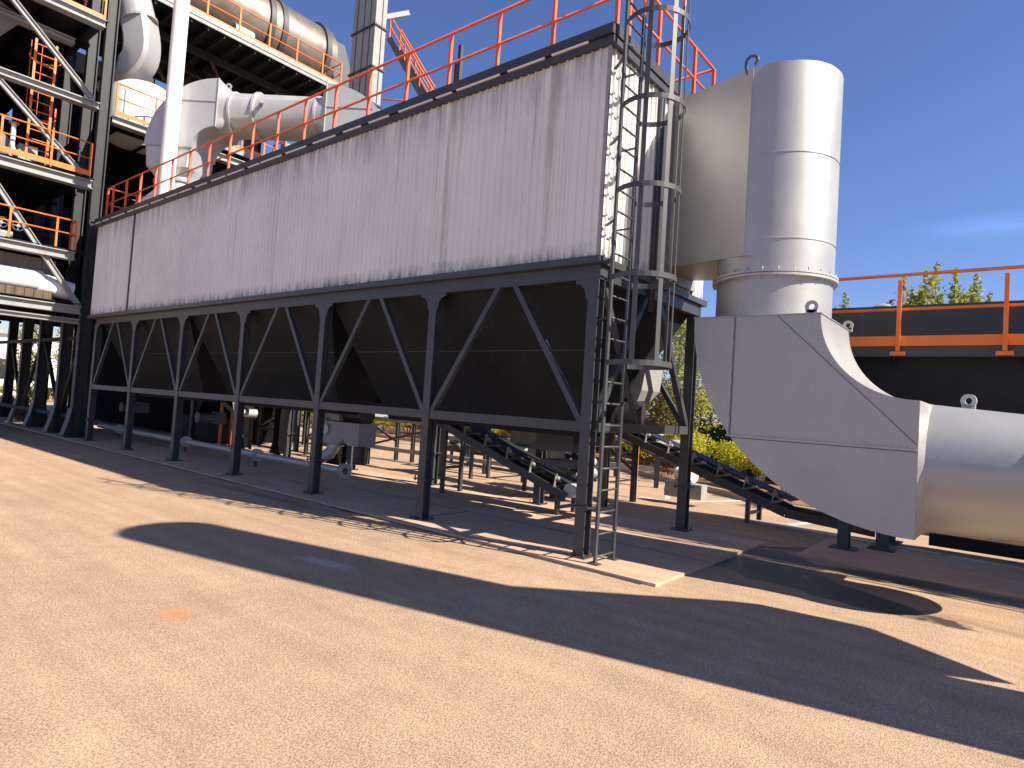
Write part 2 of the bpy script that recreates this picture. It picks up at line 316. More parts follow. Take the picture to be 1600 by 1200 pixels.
t = MB(); t.box((XL-.1,-.10,6.26),(.14,-.045,6.36)); t.box((XL-.1,-.13,6.375),(.14,-.06,6.50)); t.box((.085,-.05,6.262),(.14,3.24,6.355)); t.box((.10,-.058,6.37),(.16,3.26,6.505))
t.box((XL-.14,-.05,6.262),(XL-.09,3.24,6.355)); t.box((XL-.1,3.18,6.26),(.08,3.25,6.50)); t.build('roof_trim', 'trim', FH)
random.seed(3); x = XL
while x < -.3:
    L = random.uniform(.25,.85); MB().box((x,-.128,6.355),(min(x+L,.1),-.101,6.3745)).build('sunlit_gap_strip', 'white', FH); x += L+random.uniform(.06,.25)  # white strips painted in as sunlight showing between the trims
# sill, beams
s = MB(); s.box((XL-.05,-.10,3.575),(.125,.14,3.663)); s.box((XL-.05,2.98,3.575),(.125,3.2,3.663)); s.box((.0,.142,3.577),(.128,2.978,3.661)); s.box((XL-.05,.142,3.577),(XL+.1,2.978,3.661)); s.build('sill_beam', 'frame', FH)
s = MB()
s.box((-16.8,.005,3.40),(.08,.10,3.573)); s.box((-16.8,3.0,3.40),(.08,3.09,3.573)); s.box((-.03,.102,3.402),(.075,2.998,3.572)); s.build('top_beam', 'frame', FH)
s = MB()
for i in range(6): s.box((-i*S-.074,.012,H1-.07),(-(i+1)*S+.074,.12,H1+.055)); s.box((-i*S-.074,2.95,H1-.07),(-(i+1)*S+.074,3.04,H1+.055))
s.box((-.05,.152,H1-.07),(.05,2.898,H1+.055)); s.build('girt', 'frame', FH)
def column(x, y):
    m = MB(); b_ = .145; h = .15; y0 = y+.075
    m.hsec((x,y0,.04),(x,y0,3.398), b_, h, .018, (0,1,0))
    # haunch plates with a hollow curve
    if y < 1:
        for sg in (-1, 1):
            if abs(x) < .01 and sg > 0: continue
            if x < -16.7 and sg < 0: continue
            pts = [(x+sg*.07, y+.002, 3.397), (x+sg*.26, y+.002, 3.397), (x+sg*.26, y+.002, 3.35)]
            for k in range(9):
                a = k/8*math.pi/2; pts.append((x+sg*(.25-.14*math.sin(a)), y+.002, 3.35-.16*(1-math.cos(a))))
            pts += [(x+sg*.09,y+.002,3.15),(x+sg*.07,y+.002,3.15)]
            m.prism(pts if sg > 0 else pts[::-1], (0,.014,0))
    m.box((x-.13,y-.055,.036),(x+.13,y+.21,.052))
    o = m.build('column', 'frame', FH)
    for bx in (-.105, .105):
        for by_ in (-.035, .185): MB().cyl((x+bx,y+by_,.05),(x+bx,y+by_,.085),.012,n=6).build('anchor_bolt', 'mgrey', o)
    c2 = MB(); z = .62 if y < 1 else .7
    for a in (-.12,.10): pass
    c2.box((x-.13,y-.03,z),(x+.13,y-.003,z+.018)); c2.box((x-.13,y+.153,z),(x+.13,y+.18,z+.018)); c2.box((x+.076,y-.003,z+.001),(x+.12,y+.153,z+.017)); c2.box((x-.12,y-.003,z+.001),(x-.076,y+.153,z+.017))
    for a in (-.10, .10): c2.cyl((x+a,y-.02,z-.02),(x+a,y-.02,z+.07),.012,n=6)
    c2.build('clamp', 'frame', o)
for i in range(7):
    for y in (0, 2.9): column(-i*S, y)
for i in range(6):
    for y in (.055, 3.02):
        xm = -(i+.5)*S
        for sg in (-1, 1):
            m = MB(); m.bar((xm+sg*.14,y,3.42),(xm+sg*(S/2-.085),y,H1+.04),.075,.075,(0,1,0)); m.build('brace', 'frame', FH)
for sg in (-1, 1):
    m = MB(); m.bar((0,1.54+sg*.2,3.42),(0,1.54+sg*1.36,H1+.04),.085,.085,(1,0,0)); m.build('brace', 'frame', FH)
m = MB(); m.bar((-.02,.25,3.42),(-.02,1.3,H1+.06),.06,.06,(1,0,0)); m.build('brace', 'frame', FH)
# hoppers
def hopper(xa, xb):
    o = MB(); tp = [(xa+.03,.16,3.44),(xb-.03,.16,3.44),(xb-.03,2.93,3.44),(xa+.03,2.93,3.44)]
    bt = [(xa+.75,1.05,1.42),(xb-.8,1.05,1.42),(xb-.8,1.65,1.42),(xa+.75,1.65,1.42)]
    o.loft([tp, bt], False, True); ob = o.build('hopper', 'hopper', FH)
    sm = MB()
    def lp(a, b, t): return tuple(a[i]+(b[i]-a[i])*t for i in range(3))
    q = [lp(tp[k], bt[k], .42) for k in range(4)]
    n_ = Vector((0,-1,-.45)).normalized()*.003
    sm.bar(Vector(q[0])+n_, Vector(q[1])+n_, .012, .01); sm.bar(Vector(q[1])+V(.004,0,0), Vector(q[2])+V(.004,0,0), .012, .01)
    sm.build('weld_seam', 'frame', ob)
for k in range(3): hopper(-(k+1)*5.6, -k*5.6)
m = MB(); m.loft([[(-.75,2.1,2.62),(-.30,2.1,2.62),(-.30,2.66,2.62),(-.75,2.66,2.62)],[(-.75,2.0,2.16),(-.32,2.0,2.16),(-.32,2.6,2.16),(-.75,2.6,2.16)],[(-.85,2.05,1.95),(-.42,2.05,1.95),(-.42,2.4,1.95),(-.85,2.4,1.95)]], False, True); m.build('discharge_box', 'lgrey', FH)
# roof rail
def railing(parent, pts, posts, h=1.0, mid=.5, r=.022, mt='red', toe=None, name='railing'):
    m = MB()
    for a, b in zip(pts, pts[1:]):
        a = Vector(a); b = Vector(b)
        m.tube([a+V(0,0,h), b+V(0,0,h)], r, 8); m.tube([a+V(0,0,mid), b+V(0,0,mid)], r*.85, 8)
        if toe: m.bar(a+V(0,0,toe/2+.01), b+V(0,0,toe/2+.01), .008, toe)
    o = m.build(name, mt, parent)
    for p in posts:
        q = MB(); q.bar(p, Vector(p)+V(0,0,h-.005), r*2.1, r*2.1); q.build('post', mt, o)
    return o
xs = [.03-.985*k for k in range(18)]
railing(FH, [(XL+.05,.12,6.46),(.03,.12,6.46)], [(x,.12,6.46) for x in xs if x > XL+.1], 1.02, .54)
railing(FH, [(.03,.42,6.46),(.03,3.2,6.46)], [(.03,y,6.46) for y in (.42,1.25,2.45)], 1.02, .54)
railing(FH, [(XL+.05,.12,6.46),(XL+.05,3.2,6.46)], [(XL+.05,y,6.46) for y in (.12,.95,1.9)], 1.02, .54)
railing(FH, [(XL+.05,3.2,6.46),(.03,3.2,6.46)], [(.03-1.56*k,3.2,6.46) for k in range(12)], 1.02, .54)

# ---------------------------------------------------------------- caged ladder
LD = thing('caged_ladder', (.33,.06,.035), 'tall grey caged ladder climbing the sunlit end wall, orange at its top', 'ladder')
LX = .33
for y in (-.14,.27):
    o = MB().bar((LX,y,.05),(LX,y,6.72),.045,.03,(1,0,0)).build('stringer', 'mgrey' if y < 0 else 'frame', LD)
    MB().bar((LX,y,6.72),(LX,y,8.5),.045,.03,(1,0,0)).build('stringer', 'orange', LD, 'orange upper stringer')
    MB().box((LX-.06,y-.05,.036),(LX+.06,y+.05,.05)).build('foot_plate', 'mgrey', LD)
for k in range(27):
    z = .12+.2525*k
    MB().cyl((LX,-.13,z),(LX,.26,z),.013,n=8).build('rung', 'mgrey', LD)
def hoop(z, mt):
    m = MB(); pts = []
    cx, cy, r = LX+.30, .065, .37
    a0 = math.radians(-146); a1 = math.radians(146); P = [Vector((LX,-.14,z))]
    for k in range(25): a = a0+(a1-a0)*k/24; P.append(Vector((cx+r*math.cos(a), cy+r*math.sin(a), z)))
    P.append(Vector((LX,.27,z)))
    rings = []
    for i, p in enumerate(P):
        d = (P[min(i+1,len(P)-1)]-P[max(i-1,0)]).normalized(); nn = Vector((d.y,-d.x,0))
        rings.append([p+V(0,0,-.03), p+nn*.008+V(0,0,-.03), p+nn*.008+V(0,0,.03), p+V(0,0,.03)])
    m.loft(rings, False, True); return m.build('hoop', mt, LD)
for z in (2.36,3.35,4.36,5.36,6.36): hoop(z, 'mgrey')
hoop(7.3, 'orange'); hoop(8.1, 'orange')
for a in (-75,-30,12,62):
    cx, cy, r = LX+.30, .065, .362; x = cx+r*math.cos(math.radians(a)); y = cy+r*math.sin(math.radians(a))
    rad = (math.cos(math.radians(a)), math.sin(math.radians(a)), 0)
    wd = .055
    MB().bar((x,y,2.33),(x,y,6.72),wd,.008,rad).build('cage_bar', 'mgrey', LD)
    MB().bar((x,y,6.72),(x,y,8.12),wd,.008,rad).build('cage_bar', 'orange', LD, 'orange upper cage bar')
for z in (1.55,2.9,4.05,5.05,6.0):
    for y in (-.14,.27): MB().bar((LX,y,z),(.095,y+(.18 if y < 0 else 0),z),.04,.012).build('wall_bracket', 'mgrey', LD)
# cable conduit beside ladder on the end wall
cd = MB(); cd.tube([(.11,1.28,3.2),(.11,1.28,6.2)],.03,10); cd.tube([(.11,1.37,3.2),(.11,1.37,6.2)],.02,8)
tag(cd.build('conduit', 'frame'), 'pair of dark conduits running up the end wall beside the ladder', 'conduit')

# ---------------------------------------------------------------- outlet duct
OD = thing('outlet_duct', (1.5,2.07,0), 'large silver duct leaving the end wall, dropping through a cylinder and a flat-sided elbow', 'duct')
cx, cy, rr = 1.635, 1.57, .68
th = math.radians(15.5)
t1 = (cx-rr*math.sin(th), cy-rr*math.cos(th)); wl = (.09, 1.72)
t1 = (1.31, 1.366)
m = MB(); poly = [(.10,1.665,3.88,6.27),(1.50,.858,3.73,5.99),(1.635,.893,3.72,5.985),(1.635,2.247,3.72,5.985),(1.49,2.235,3.73,5.99),(.10,2.6,3.88,6.27)]
m.loft([[Vector((x,y,a)) for x, y, a, b in poly], [Vector((x,y,b)) for x, y, a, b in poly]], False, True); m.build('box_duct', 'silver', OD)
m = MB(); m.box((.085,1.60,3.72),(.135,2.70,3.879)); m.box((.085,1.60,3.88),(.13,1.695,6.24)); m.build('duct_flange', 'lgrey', OD)
def circ(x, y, z, r, n=64): return [Vector((x+r*math.cos(2*math.pi*k/n), y+r*math.sin(2*math.pi*k/n), z)) for k in range(n)]
m = MB(); m.loft([circ(cx,cy,3.0,rr-.012), circ(cx,cy,3.5,rr-.012)]); m.loft([circ(cx,cy,3.5,rr), circ(cx,cy,6.0,rr)], True)
m.add(circ(cx,cy,6.0,rr-.03), [tuple(range(64))]); m.loft([circ(cx,cy,6.0,rr), circ(cx,cy,6.005,rr-.03)]); cy_o = m.build('cylinder', 'silver', OD)
m = MB(); 
for z in (3.92,4.93): m.loft([circ(cx,cy,z-.012,rr-.004), circ(cx,cy,z-.004,rr+.007), circ(cx,cy,z+.004,rr+.007), circ(cx,cy,z+.012,rr-.004)])
m.bar((1.50,.857,3.74),(1.50,.857,5.98),.010,.010); m.build('weld_seam', 'silver', cy_o)
m = MB(); m.loft([circ(cx,cy,3.485,rr-.02), circ(cx,cy,3.485,rr+.045), circ(cx,cy,3.512,rr+.045), circ(cx,cy,3.512,rr-.02)], False)
m.loft([circ(cx,cy,3.522,rr-.02), circ(cx,cy,3.522,rr+.045), circ(cx,cy,3.548,rr+.045), circ(cx,cy,3.548,rr-.02)], False); fl = m.build('flange', 'silver2', OD)
for k in range(26):
    a = 2*math.pi*k/26; x = cx+(rr+.028)*math.cos(a); y = cy+(rr+.028)*math.sin(a); MB().cyl((x,y,3.46),(x,y,3.585),.009,n=6).build('bolt', 'lgrey', fl)
# elbow: square box section bending from down to +x
ex0, ex1, ey0, ey1, ezt = .94, 2.37, .86, 2.28, 3.005
exr, ezb, ezc = 3.31, .73, 2.10
NA = 28
outer = [(exr-(exr-ex0)*math.cos(k/NA*math.pi/2), ezt-(ezt-ezb)*math.sin(k/NA*math.pi/2)) for k in range(NA+1)]
inner = [(exr-(exr-ex1)*math.cos(k/NA*math.pi/2), ezt-(ezt-ezc)*math.sin(k/NA*math.pi/2)) for k in range(NA+1)]
m = MB()
rings = [[Vector((o_[0],ey0,o_[1])),Vector((i_[0],ey0,i_[1])),Vector((i_[0],ey1,i_[1])),Vector((o_[0],ey1,o_[1]))] for o_, i_ in zip(outer, inner)]
m.loft(rings, True, True); el = m.build('elbow', 'silver', OD)
m = MB()
m.bar((1.42,ey0-.006,1.62),(1.42,ey0-.006,3.0),.016,.024,(0,1,0))
for k in range(3): m.bar((1.43,ey0-.014,1.75+.45*k),(1.43,ey0-.014,1.83+.45*k),.018,.012,(0,1,0))
m.build('weld_seam', 'silver2', el)
m = MB(); m.bar((1.40,ey0-.006,1.61),(3.30,ey0-.006,1.61),.024,.016,(0,0,1)); m.build('weld_seam', 'silver2', el)
MB().bar((1.445,ey0-.003,1.63),(1.445,ey0-.003,3.0),.006,.008,(0,1,0)).build('seam_shade', 'mgrey', el); MB().bar((1.40,ey0-.003,1.590),(3.30,ey0-.003,1.590),.008,.006,(0,0,1)).build('seam_shade', 'mgrey', el)  # thin dark lines put in as the shade beside the raised seams
m = MB(); m.bar((1.92,ey0-.001,3.0),(3.30,ey0-.001,1.66),.007,.006,(0,1,0)); m.build('weld_seam', 'mgrey', el)
m = MB(); m.box((ex0-.01,ey0-.01,3.007),(ex1+.01,ey1+.01,3.017)); m.build('top_plate', 'silver', OD)
# square to round, then pipe with a slight taper, then bend away
n = 64
def sq(x, y0, y1, z0, z1):
    cyy, czz = (y0+y1)/2, (z0+z1)/2; out = []
    for k in range(n):
        a = 2*math.pi*(k+.5)/n; c_, s_ = math.cos(a), math.sin(a); f = 1/max(abs(c_), abs(s_)); out.append(Vector((x, cyy+c_*f*(y1-y0)/2, czz+s_*f*(z1-z0)/2)))
    return out
def rc(c, d, r):
    d = Vector(d).normalized(); sdv = Vector((-d.y, d.x, 0)); out = []
    for k in range(n): a = 2*math.pi*(k+.5)/n; out.append(Vector(c)+sdv*math.cos(a)*r+Vector((0,0,1))*math.sin(a)*r)
    return out
m = MB(); m.loft([sq(3.311,ey0,ey1,ezb,ezc), rc((3.365,1.57,1.415),(1,0,0),.675)], True); m.build('square_to_round', 'silver', OD)
pr = [rc((3.365,1.57,1.415),(1,0,0),.675), rc((4.0,1.57,1.41),(1,0,0),.63), rc((4.32,1.57,1.405),(1,0,0),.61)]
m = MB(); m.loft(pr, True); m.add(pr[-1], [tuple(range(n))]); m.build('pipe', 'silver', OD)
m = MB(); m.ring((4.31,1.57,1.405),(1,0,0),.60,.67,.03,48); m.build('end_flange', 'silver2', OD)
def lug(p, axis, parent, r=.075, col='silver2', hook=False):
    """lifting eye: plate with a hole standing at p, faces along axis"""
    p = Vector(p); m = MB(); m.ring(p+V(0,0,r*1.25), axis, r*.45, r, .022, 20)
    ax = Vector(axis).normalized(); sd = ax.cross(Vector((0,0,1))); m.bar(p+V(0,0,-.01), p+V(0,0,r*.75), r*1.7, .022, ax)
    return m.build('lifting_eye', col, parent)
lug((2.27,.875,3.0),(0,1,0),OD,.07); lug((2.36,2.26,3.0),(0,1,0),OD,.06); lug((3.66,1.57,2.055),(.25,1,0),OD,.072)
m = MB(); hx, hy, hz = 1.44, .92, 6.0
m.tube([Vector((hx-.02,hy,hz-.06)),Vector((hx-.05,hy,hz+.05))]+[Vector((hx+.02-.07*math.cos(math.radians(a)),hy,hz+.10+.07*math.sin(math.radians(a)))) for a in range(0,200,20)]+[Vector((hx+.06,hy,hz+.05))],.018,8); m.build('lifting_hook', 'mgrey', OD)
# legs below elbow
for x, y, wd in ((2.08,3.75,.14),(2.62,4.25,.13),(2.72,4.95,.12)):
    pass

# ---------------------------------------------------------------- elevated casing on the right
EC = thing('elevated_casing', (2,3,0), 'dark raised steel casing on the right with an orange handrail walkway', 'industrial casing')
m = MB(); m.box((1.75,4.0,2.90),(16,5.95,3.60)); m.build('upper_body', 'frame', EC)
m = MB(); m.box((1.95,3.25,1.95),(16,5.9,2.835)); m.build('lower_body', 'dark', EC)
m = MB(); m.loft([[Vector((2.4,3.6,1.949)),Vector((16,3.6,1.949)),Vector((16,5.7,1.949)),Vector((2.4,5.7,1.949))],[Vector((2.8,4.2,1.0)),Vector((16,4.2,1.0)),Vector((16,5.2,1.0)),Vector((2.8,5.2,1.0))]], False, True); m.build('hopper', 'dark', EC)
m = MB(); m.box((1.8,3.0,2.84),(16,3.99,2.895)); m.box((1.8,2.97,2.755),(16,3.02,2.885)); m.build('walkway', 'frame', EC)
for x in (2.75,4.1,5.4): m = MB(); m.prism([(x,3.03,2.75),(x,3.25,2.75),(x,3.25,2.62)],(.02,0,0)); m.build('bracket', 'dark', EC)
m = MB(); m.box((1.8,2.945,2.89),(16,2.955,3.02)); m.build('toe_board', 'orange', EC)
px = [2.815+1.095*k for k in range(-1,12)]
railing(EC, [(1.8,2.97,2.89),(16,2.97,2.89)], [(x,2.925,2.82) for x in px], .93, .48, .022, 'orange')
m = MB()
for x in px: m.box((x-.085,2.915,2.765),(x+.085,2.944,2.815))
m.build('post_foot', 'orange', EC); m = MB(); m.cyl((2.3,5,3.60),(2.3,5,3.70),.15,n=24); m.tube([(2.3,5,3.70),(2.3,5,3.76),(2.3,5,3.80),(2.3,5,3.82)],[.16,.15,.10,.02],24); m.box((2.02,4.8,3.601),(2.5,5.2,3.64)); m.build('vent_cap', 'lgrey', EC)
for x, y in ((2.11,3.85),(2.53,4.32),(2.5,5.2),(5,3.85),(5,5.2),(8,3.85),(8,5.2)):
    m = MB(); m.hsec((x,y,.04),(x,y,2.2 if y > 5 else 1.95),.15,.15,.014,(0,1,0)); m.box((x-.17,y-.15,.037),(x+.17,y+.15,.055)); m.build('leg', 'frame', EC)
m = MB(); m.box((3.0,5.4,.05),(14,5.5,.24)); m.build('base_beam', 'dark', EC)

# stack out of frame whose long shadow lies across the yard
ST = thing('exhaust_stack', (6.55,-.70,0), 'tall round steel stack whose long rounded shadow crosses the yard', 'stack')
m = MB(); m.tube([(6.55,-.72,0),(6.55,-.72,9.5)],.60,48); m.build('shaft', 'silver', ST)
m = MB(); yz = [(-.72,5.7),(-.1,5.7),(.43,4.84),(.86,4.17),(.94,3.95),(.85,3.2),(.04,2.26),(-.10,2.66),(-.72,2.66)]
m.prism([(6.49,y,z) for y, z in yz], (.12,0,0)); m.build('side_inlet', 'silver', ST)
exec_objects = True

# ---------------------------------------------------------------- under the filter house
GP = thing('gas_pipe', (-12,1.2,.05), 'long grey horizontal pipe low over the slab, ending in an open flange', 'pipe')
m = MB(); m.tube([(-19.5,1.2,.31),(-6.25,1.2,.31)], .075, 20, cap=False); m.tube([(-6.25,1.2,.31),(-19.5,1.2,.31)], .06, 20, cap=False); m.build('pipe', 'silver2', GP)
m = MB(); m.ring((-6.24,1.2,.31),(1,0,0),.07,.15,.025,28); m.ring((-6.30,1.2,.31),(1,0,0),.07,.15,.022,28)
for k in range(8): a = k*math.pi/4+.2; m.cyl((-6.33,1.2+.125*math.cos(a),.31+.125*math.sin(a)),(-6.21,1.2+.125*math.cos(a),.31+.125*math.sin(a)),.012,n=6)
m.build('flange', 'silver2', GP)
for x in (-13.2,-17.8,-9.6):
    m = MB(); m.ring((x,1.2,.31),(1,0,0),.07,.14,.04,24); m.ring((x+.07,1.2,.31),(1,0,0),.07,.14,.03,24); m.build('flange', 'silver2', GP)
    m = MB(); m.box((x-.02,1.17,.03),(x+.02,1.23,.24)); m.build('leg', 'frame', GP)
CH = thing('discharge_chute', (-6.9,1.7,.3), 'grey forked discharge chute with motor hanging under the middle hopper', 'chute')
m = MB(); y0, y1 = 1.5, 1.95
m.prism([(-7.75,y0,1.22),(-6.3,y0,1.22),(-6.3,y0,.78),(-6.65,y0,.78),(-6.78,y0,.90),(-7.0,y0,.78),(-7.55,y0,.78),(-7.75,y0,.95)], (0,y1-y0,0)); m.build('hopper_box', 'lgrey', CH)
m = MB(); m.box((-7.8,1.46,1.215),(-6.25,1.99,1.245)); m.build('top_flange', 'lgrey', CH)
m = MB(); m.cyl((-7.35,1.44,1.07),(-7.35,1.5,1.07),.10,n=24); m.build('hand_hole', 'silver2', CH)
m = MB(); m.tube([(-7.3,1.7,.78),(-7.35,1.6,.55),(-7.5,1.3,.36)], [.14,.13,.11], 16); m.ring((-7.3,1.7,.72),(0,0,1),.12,.18,.03,20); m.build('down_pipe', 'silver2', CH)
m = MB(); m.cyl((-6.5,1.72,.78),(-6.5,1.72,.40),.13,n=18); m.build('rubber_sleeve', 'wrap', CH)
m = MB(); m.cyl((-8.0,1.6,1.42),(-7.55,1.6,1.42),.10,n=18); m.cyl((-7.5,1.6,1.42),(-7.2,1.6,1.42),.15,n=18); m.box((-7.2,1.45,1.28),(-6.9,1.8,1.5)); m.build('gear_motor', 'lgrey', CH)
m = MB(); m.cyl((-7.0,1.7,1.42),(-6.3,1.7,1.42),.19,n=20); m.build('rotary_valve', 'wrap', CH)
def gmotor(x, y, z, lab):
    t_ = thing('gear_motor', (x,y,z), lab, 'motor')
    m = MB(); m.cyl((x,y,z),(x+.05,y-.42,z),.12,n=20); m.build('housing', 'frame', t_)
    m = MB(); m.ring((x+.05,y-.43,z),(0,1,0),.02,.14,.03,20); m.build('fan_cover', 'mgrey', t_)
    m = MB(); m.box((x-.1,y,z-.15),(x+.1,y+.3,z+.15)); m.build('gearbox', 'frame', t_)
gmotor(-12.4,1.5,1.0,'grey gear motor under the hopper beside the fourth column from the ladder'); gmotor(-16.6,1.2,1.05,'grey gear motor at the far end under the filter house')
RV = thing('wrapped_valve', (-.8,1.9,1.2), 'valve wrapped in black plastic under the hopper beside the ladder', 'valve')
m = MB(); m.cyl((-1.15,1.85,1.78),(-.35,2.15,1.78),.22,n=28); m.build('wrapped_body', 'wrap', RV)
m = MB(); m.loft([circ(-.85,1.95,1.75,.25,12), circ(-.9,1.9,1.5,.22,12), circ(-.95,1.9,1.28,.24,12)], True, True); m.build('sleeve', 'wrap', RV)
m = MB(); m.loft([[Vector((-1.5,1.6,1.9)),Vector((-1.2,1.6,1.9)),Vector((-1.2,2.0,1.9)),Vector((-1.5,2.0,1.9))],[Vector((-1.95,1.5,1.15)),Vector((-1.15,1.5,1.15)),Vector((-1.15,2.2,1.15)),Vector((-1.95,2.2,1.15))]], False, True); m.build('chute', 'mgrey', RV)
m = MB(); m.box((-1.8,1.6,.9),(-1.15,2.1,1.0)); m.build('inlet_plate', 'mgrey', RV)

def conveyor(name, p, q, width, lab, flat=None, legs=(), idl=6, mt='frame'):
    """inclined channel conveyor: two side channels, belt, V idlers, rail, tail pulley"""
    t_ = thing(name, ((p[0]+q[0])/2,(p[1]+q[1])/2,0), lab, 'conveyor'); p = Vector(p); q = Vector(q)
    d = (q-p).normalized(); sd = d.cross(V(0,0,1)).normalized(); upv = sd.cross(d).normalized()
    for sg in (-1, 1):
        m = MB(); a, b_ = p+sd*sg*width/2, q+sd*sg*width/2; m.bar(a,b_,.012,.14,upv); m.bar(a+upv*.066-sd*sg*.03,b_+upv*.066-sd*sg*.03,.06,.01,upv); m.bar(a-upv*.066-sd*sg*.03,b_-upv*.066-sd*sg*.03,.06,.01,upv)
        if flat: m.bar(b_, Vector(flat)+sd*sg*width/2,.012,.14)
        m.build('side_channel', mt, t_)
    m = MB(); m.bar(p+upv*.22,q+upv*.22,width*.8,.02,upv); m.bar(p+upv*.0,q+upv*.0,width*.7,.012,upv); m.build('belt', 'dark', t_)
    n_ = idl
    for k in range(n_):
        c_ = p+(q-p)*((k+.5)/n_); m = MB()
        for sg in (-1, 1): m.bar(c_+sd*sg*width*.5+upv*.06, c_+sd*sg*width*.62+upv*.30,.05,.012,d); m.tube([c_+sd*sg*.02+upv*.13, c_+sd*sg*width*.55+upv*.24],.035,8)
        m.bar(c_-sd*width*.5+upv*.07,c_+sd*width*.5+upv*.07,.05,.02,upv); m.build('idler', 'lgrey', t_)
    m = MB(); e_ = Vector(flat) if flat else q; m.cyl(e_-sd*width*.42+upv*.12, e_+sd*width*.42+upv*.12,.12,n=20); m.build('tail_pulley', 'silver2', t_)
    for lx in legs:
        c_ = p+(q-p)*lx
        for sg in (-1, 1):
            m = MB(); m.bar((c_+sd*sg*width/2)-V(0,0,.07),((c_+sd*sg*width/2).x,(c_+sd*sg*width/2).y,.04),.07,.07); m.build('leg', mt, t_)
        m = MB(); zz = c_.z*.4; m.bar(c_-sd*width/2-V(0,0,c_.z-zz),c_+sd*width/2-V(0,0,c_.z-zz),.05,.05); m.build('cross_brace', mt, t_)
    return t_
conveyor('belt_conveyor', (-4.95,2.55,1.42),(-1.75,2.55,.34),.5,'dark inclined belt conveyor sloping down behind the front columns toward the corner column', None, (.1,.95))
conveyor('belt_conveyor', (-3.4,5.2,1.78),(1.05,5.0,.30),.55,'dark inclined belt conveyor running down behind the end columns toward the silver elbow',(2.4,4.9,.22),(.86,), 9)
conveyor('belt_conveyor', (-6.3,4.9,1.9),(-2.4,4.0,.5),.5,'dark inclined belt conveyor crossing behind the last two front columns', None, (.1,.6), 7)
m_ = conveyor('belt_conveyor', (-9.7,7.5,.42),(-4.6,7.5,.38),.6,'low level belt conveyor far behind the filter house frame', None, (.1,.4,.62,.9), 9)
conveyor('belt_conveyor', (-17.2,3.6,1.9),(-13.4,3.0,1.0),.5,'dark inclined conveyor under the far end of the filter house', None, (.9,), 4)

def stand(x0, y0, x1, y1, z, lab, legw=.09, brace=True, mt='lgrey', top=.1):
    t_ = thing('steel_stand', ((x0+x1)/2,(y0+y1)/2,0), lab, 'steel frame')
    for x in (x0, x1):
        for y in (y0, y1):
            m = MB(); m.hsec((x,y,.0),(x,y,z-top),legw,legw,.01); m.build('leg', 'frame', t_)
    m = MB(); m.box((x0-.05,y0-.05,z-top),(x1+.05,y0+.05,z)); m.box((x0-.05,y1-.05,z-top),(x1+.05,y1+.05,z)); m.box((x0-.05,y0+.052,z-top),(x0+.05,y1-.052,z)); m.box((x1-.05,y0+.052,z-top),(x1+.05,y1-.052,z)); m.build('top_frame', mt, t_)
    m = MB(); m.box((x0+.06,y0-.04,z*.34),(x1-.06,y0+.04,z*.34+.1)); m.build('cross_rail', mt, t_)
    if brace:
        MB().bar((x0,y0,z*.4),(x1,y0,z-top),.05,.05,(0,1,0)).build('brace', 'frame', t_); MB().bar((x1,y1,z*.4),(x0,y1,z-top),.05,.05,(0,1,0)).build('brace', 'frame', t_)
stand(-9.6,4.4,-6.8,6.0,1.30,'grey braced steel stand behind the forked chute')
stand(-12.2,4.2,-10.3,6.0,1.35,'steel stand under the centre of the filter house')
stand(-8.3,5.6,-5.2,7.0,.92,'low grey steel stand behind the second column from the ladder', .09, False)
stand(-3.3,4.15,-2.1,5.3,1.55,'tall narrow grey stand between the conveyors near the ladder', .10, True)
stand(-4.9,8.2,-3.0,9.5,1.2,'far low steel stand in front of the yellow bushes')
stand(-15.4,4.5,-13.2,6.2,1.6,'dark steel stand near the far end under the filter house', .12, True, 'frame')
T_ = thing('screw_feeder', (-3.4,3.6,1.0), 'grey screw feeder box between the inner columns behind the corner column', 'screw feeder')
m = MB(); m.loft([[Vector((-3.9,3.4,1.5)),Vector((-2.3,3.4,1.5)),Vector((-2.3,4.0,1.5)),Vector((-3.9,4.0,1.5))],[Vector((-3.9,3.4,1.05)),Vector((-2.6,3.4,1.05)),Vector((-2.6,4.0,1.05)),Vector((-3.9,4.0,1.05))]], False, True); m.build('trough', 'lgrey', T_)
m = MB(); m.box((-4.0,3.35,1.0),(-2.5,4.05,1.03)); m.box((-3.6,3.45,.7),(-2.9,3.95,.998)); m.build('base_plate', 'lgrey', T_)
m = MB(); m.cyl((-2.2,3.7,1.25),(-1.8,3.7,1.25),.1,n=16); m.build('motor', 'orange', T_)
T_ = thing('small_blower', (-1.2,5.6,.05), 'small grey blower with a round casing on the ground beyond the ladder', 'blower')
m = MB(); m.cyl((-1.5,6.1,.62),(-1.1,6.0,.62),.14,n=20); m.build('motor', 'white', T_)
m = MB(); m.box((-1.7,5.9,.15),(-.9,6.2,.45)); m.build('base', 'lgrey', T_)
T_ = thing('orange_post', (-2.4,5.9,0), 'orange painted slotted post behind the ladder', 'post')
m = MB(); m.bar((-2.4,5.9,0),(-2.4,5.9,1.35),.12,.05)
for k in range(4): m.box((-2.45,5.86,.5+.2*k),(-2.35,5.865,.58+.2*k))
m.build('upright', 'orange', T_)
T_ = thing('service_gantry', (-11,3.6,0), 'dark deep beams and thick posts under the far half of the filter house', 'steel frame')
for x, y in ((-9.8,3.6),(-12.6,3.6),(-14.6,3.6),(-16.6,3.6),(-11.2,5.0)):
    m = MB(); m.hsec((x,y,0),(x,y,2.6),.3,.3,.02); m.prism([(x-.3,y-.16,0),(x+.3,y-.16,0),(x+.15,y-.16,.35),(x-.15,y-.16,.35)],(0,.02,0)); m.build('post', 'black', T_)
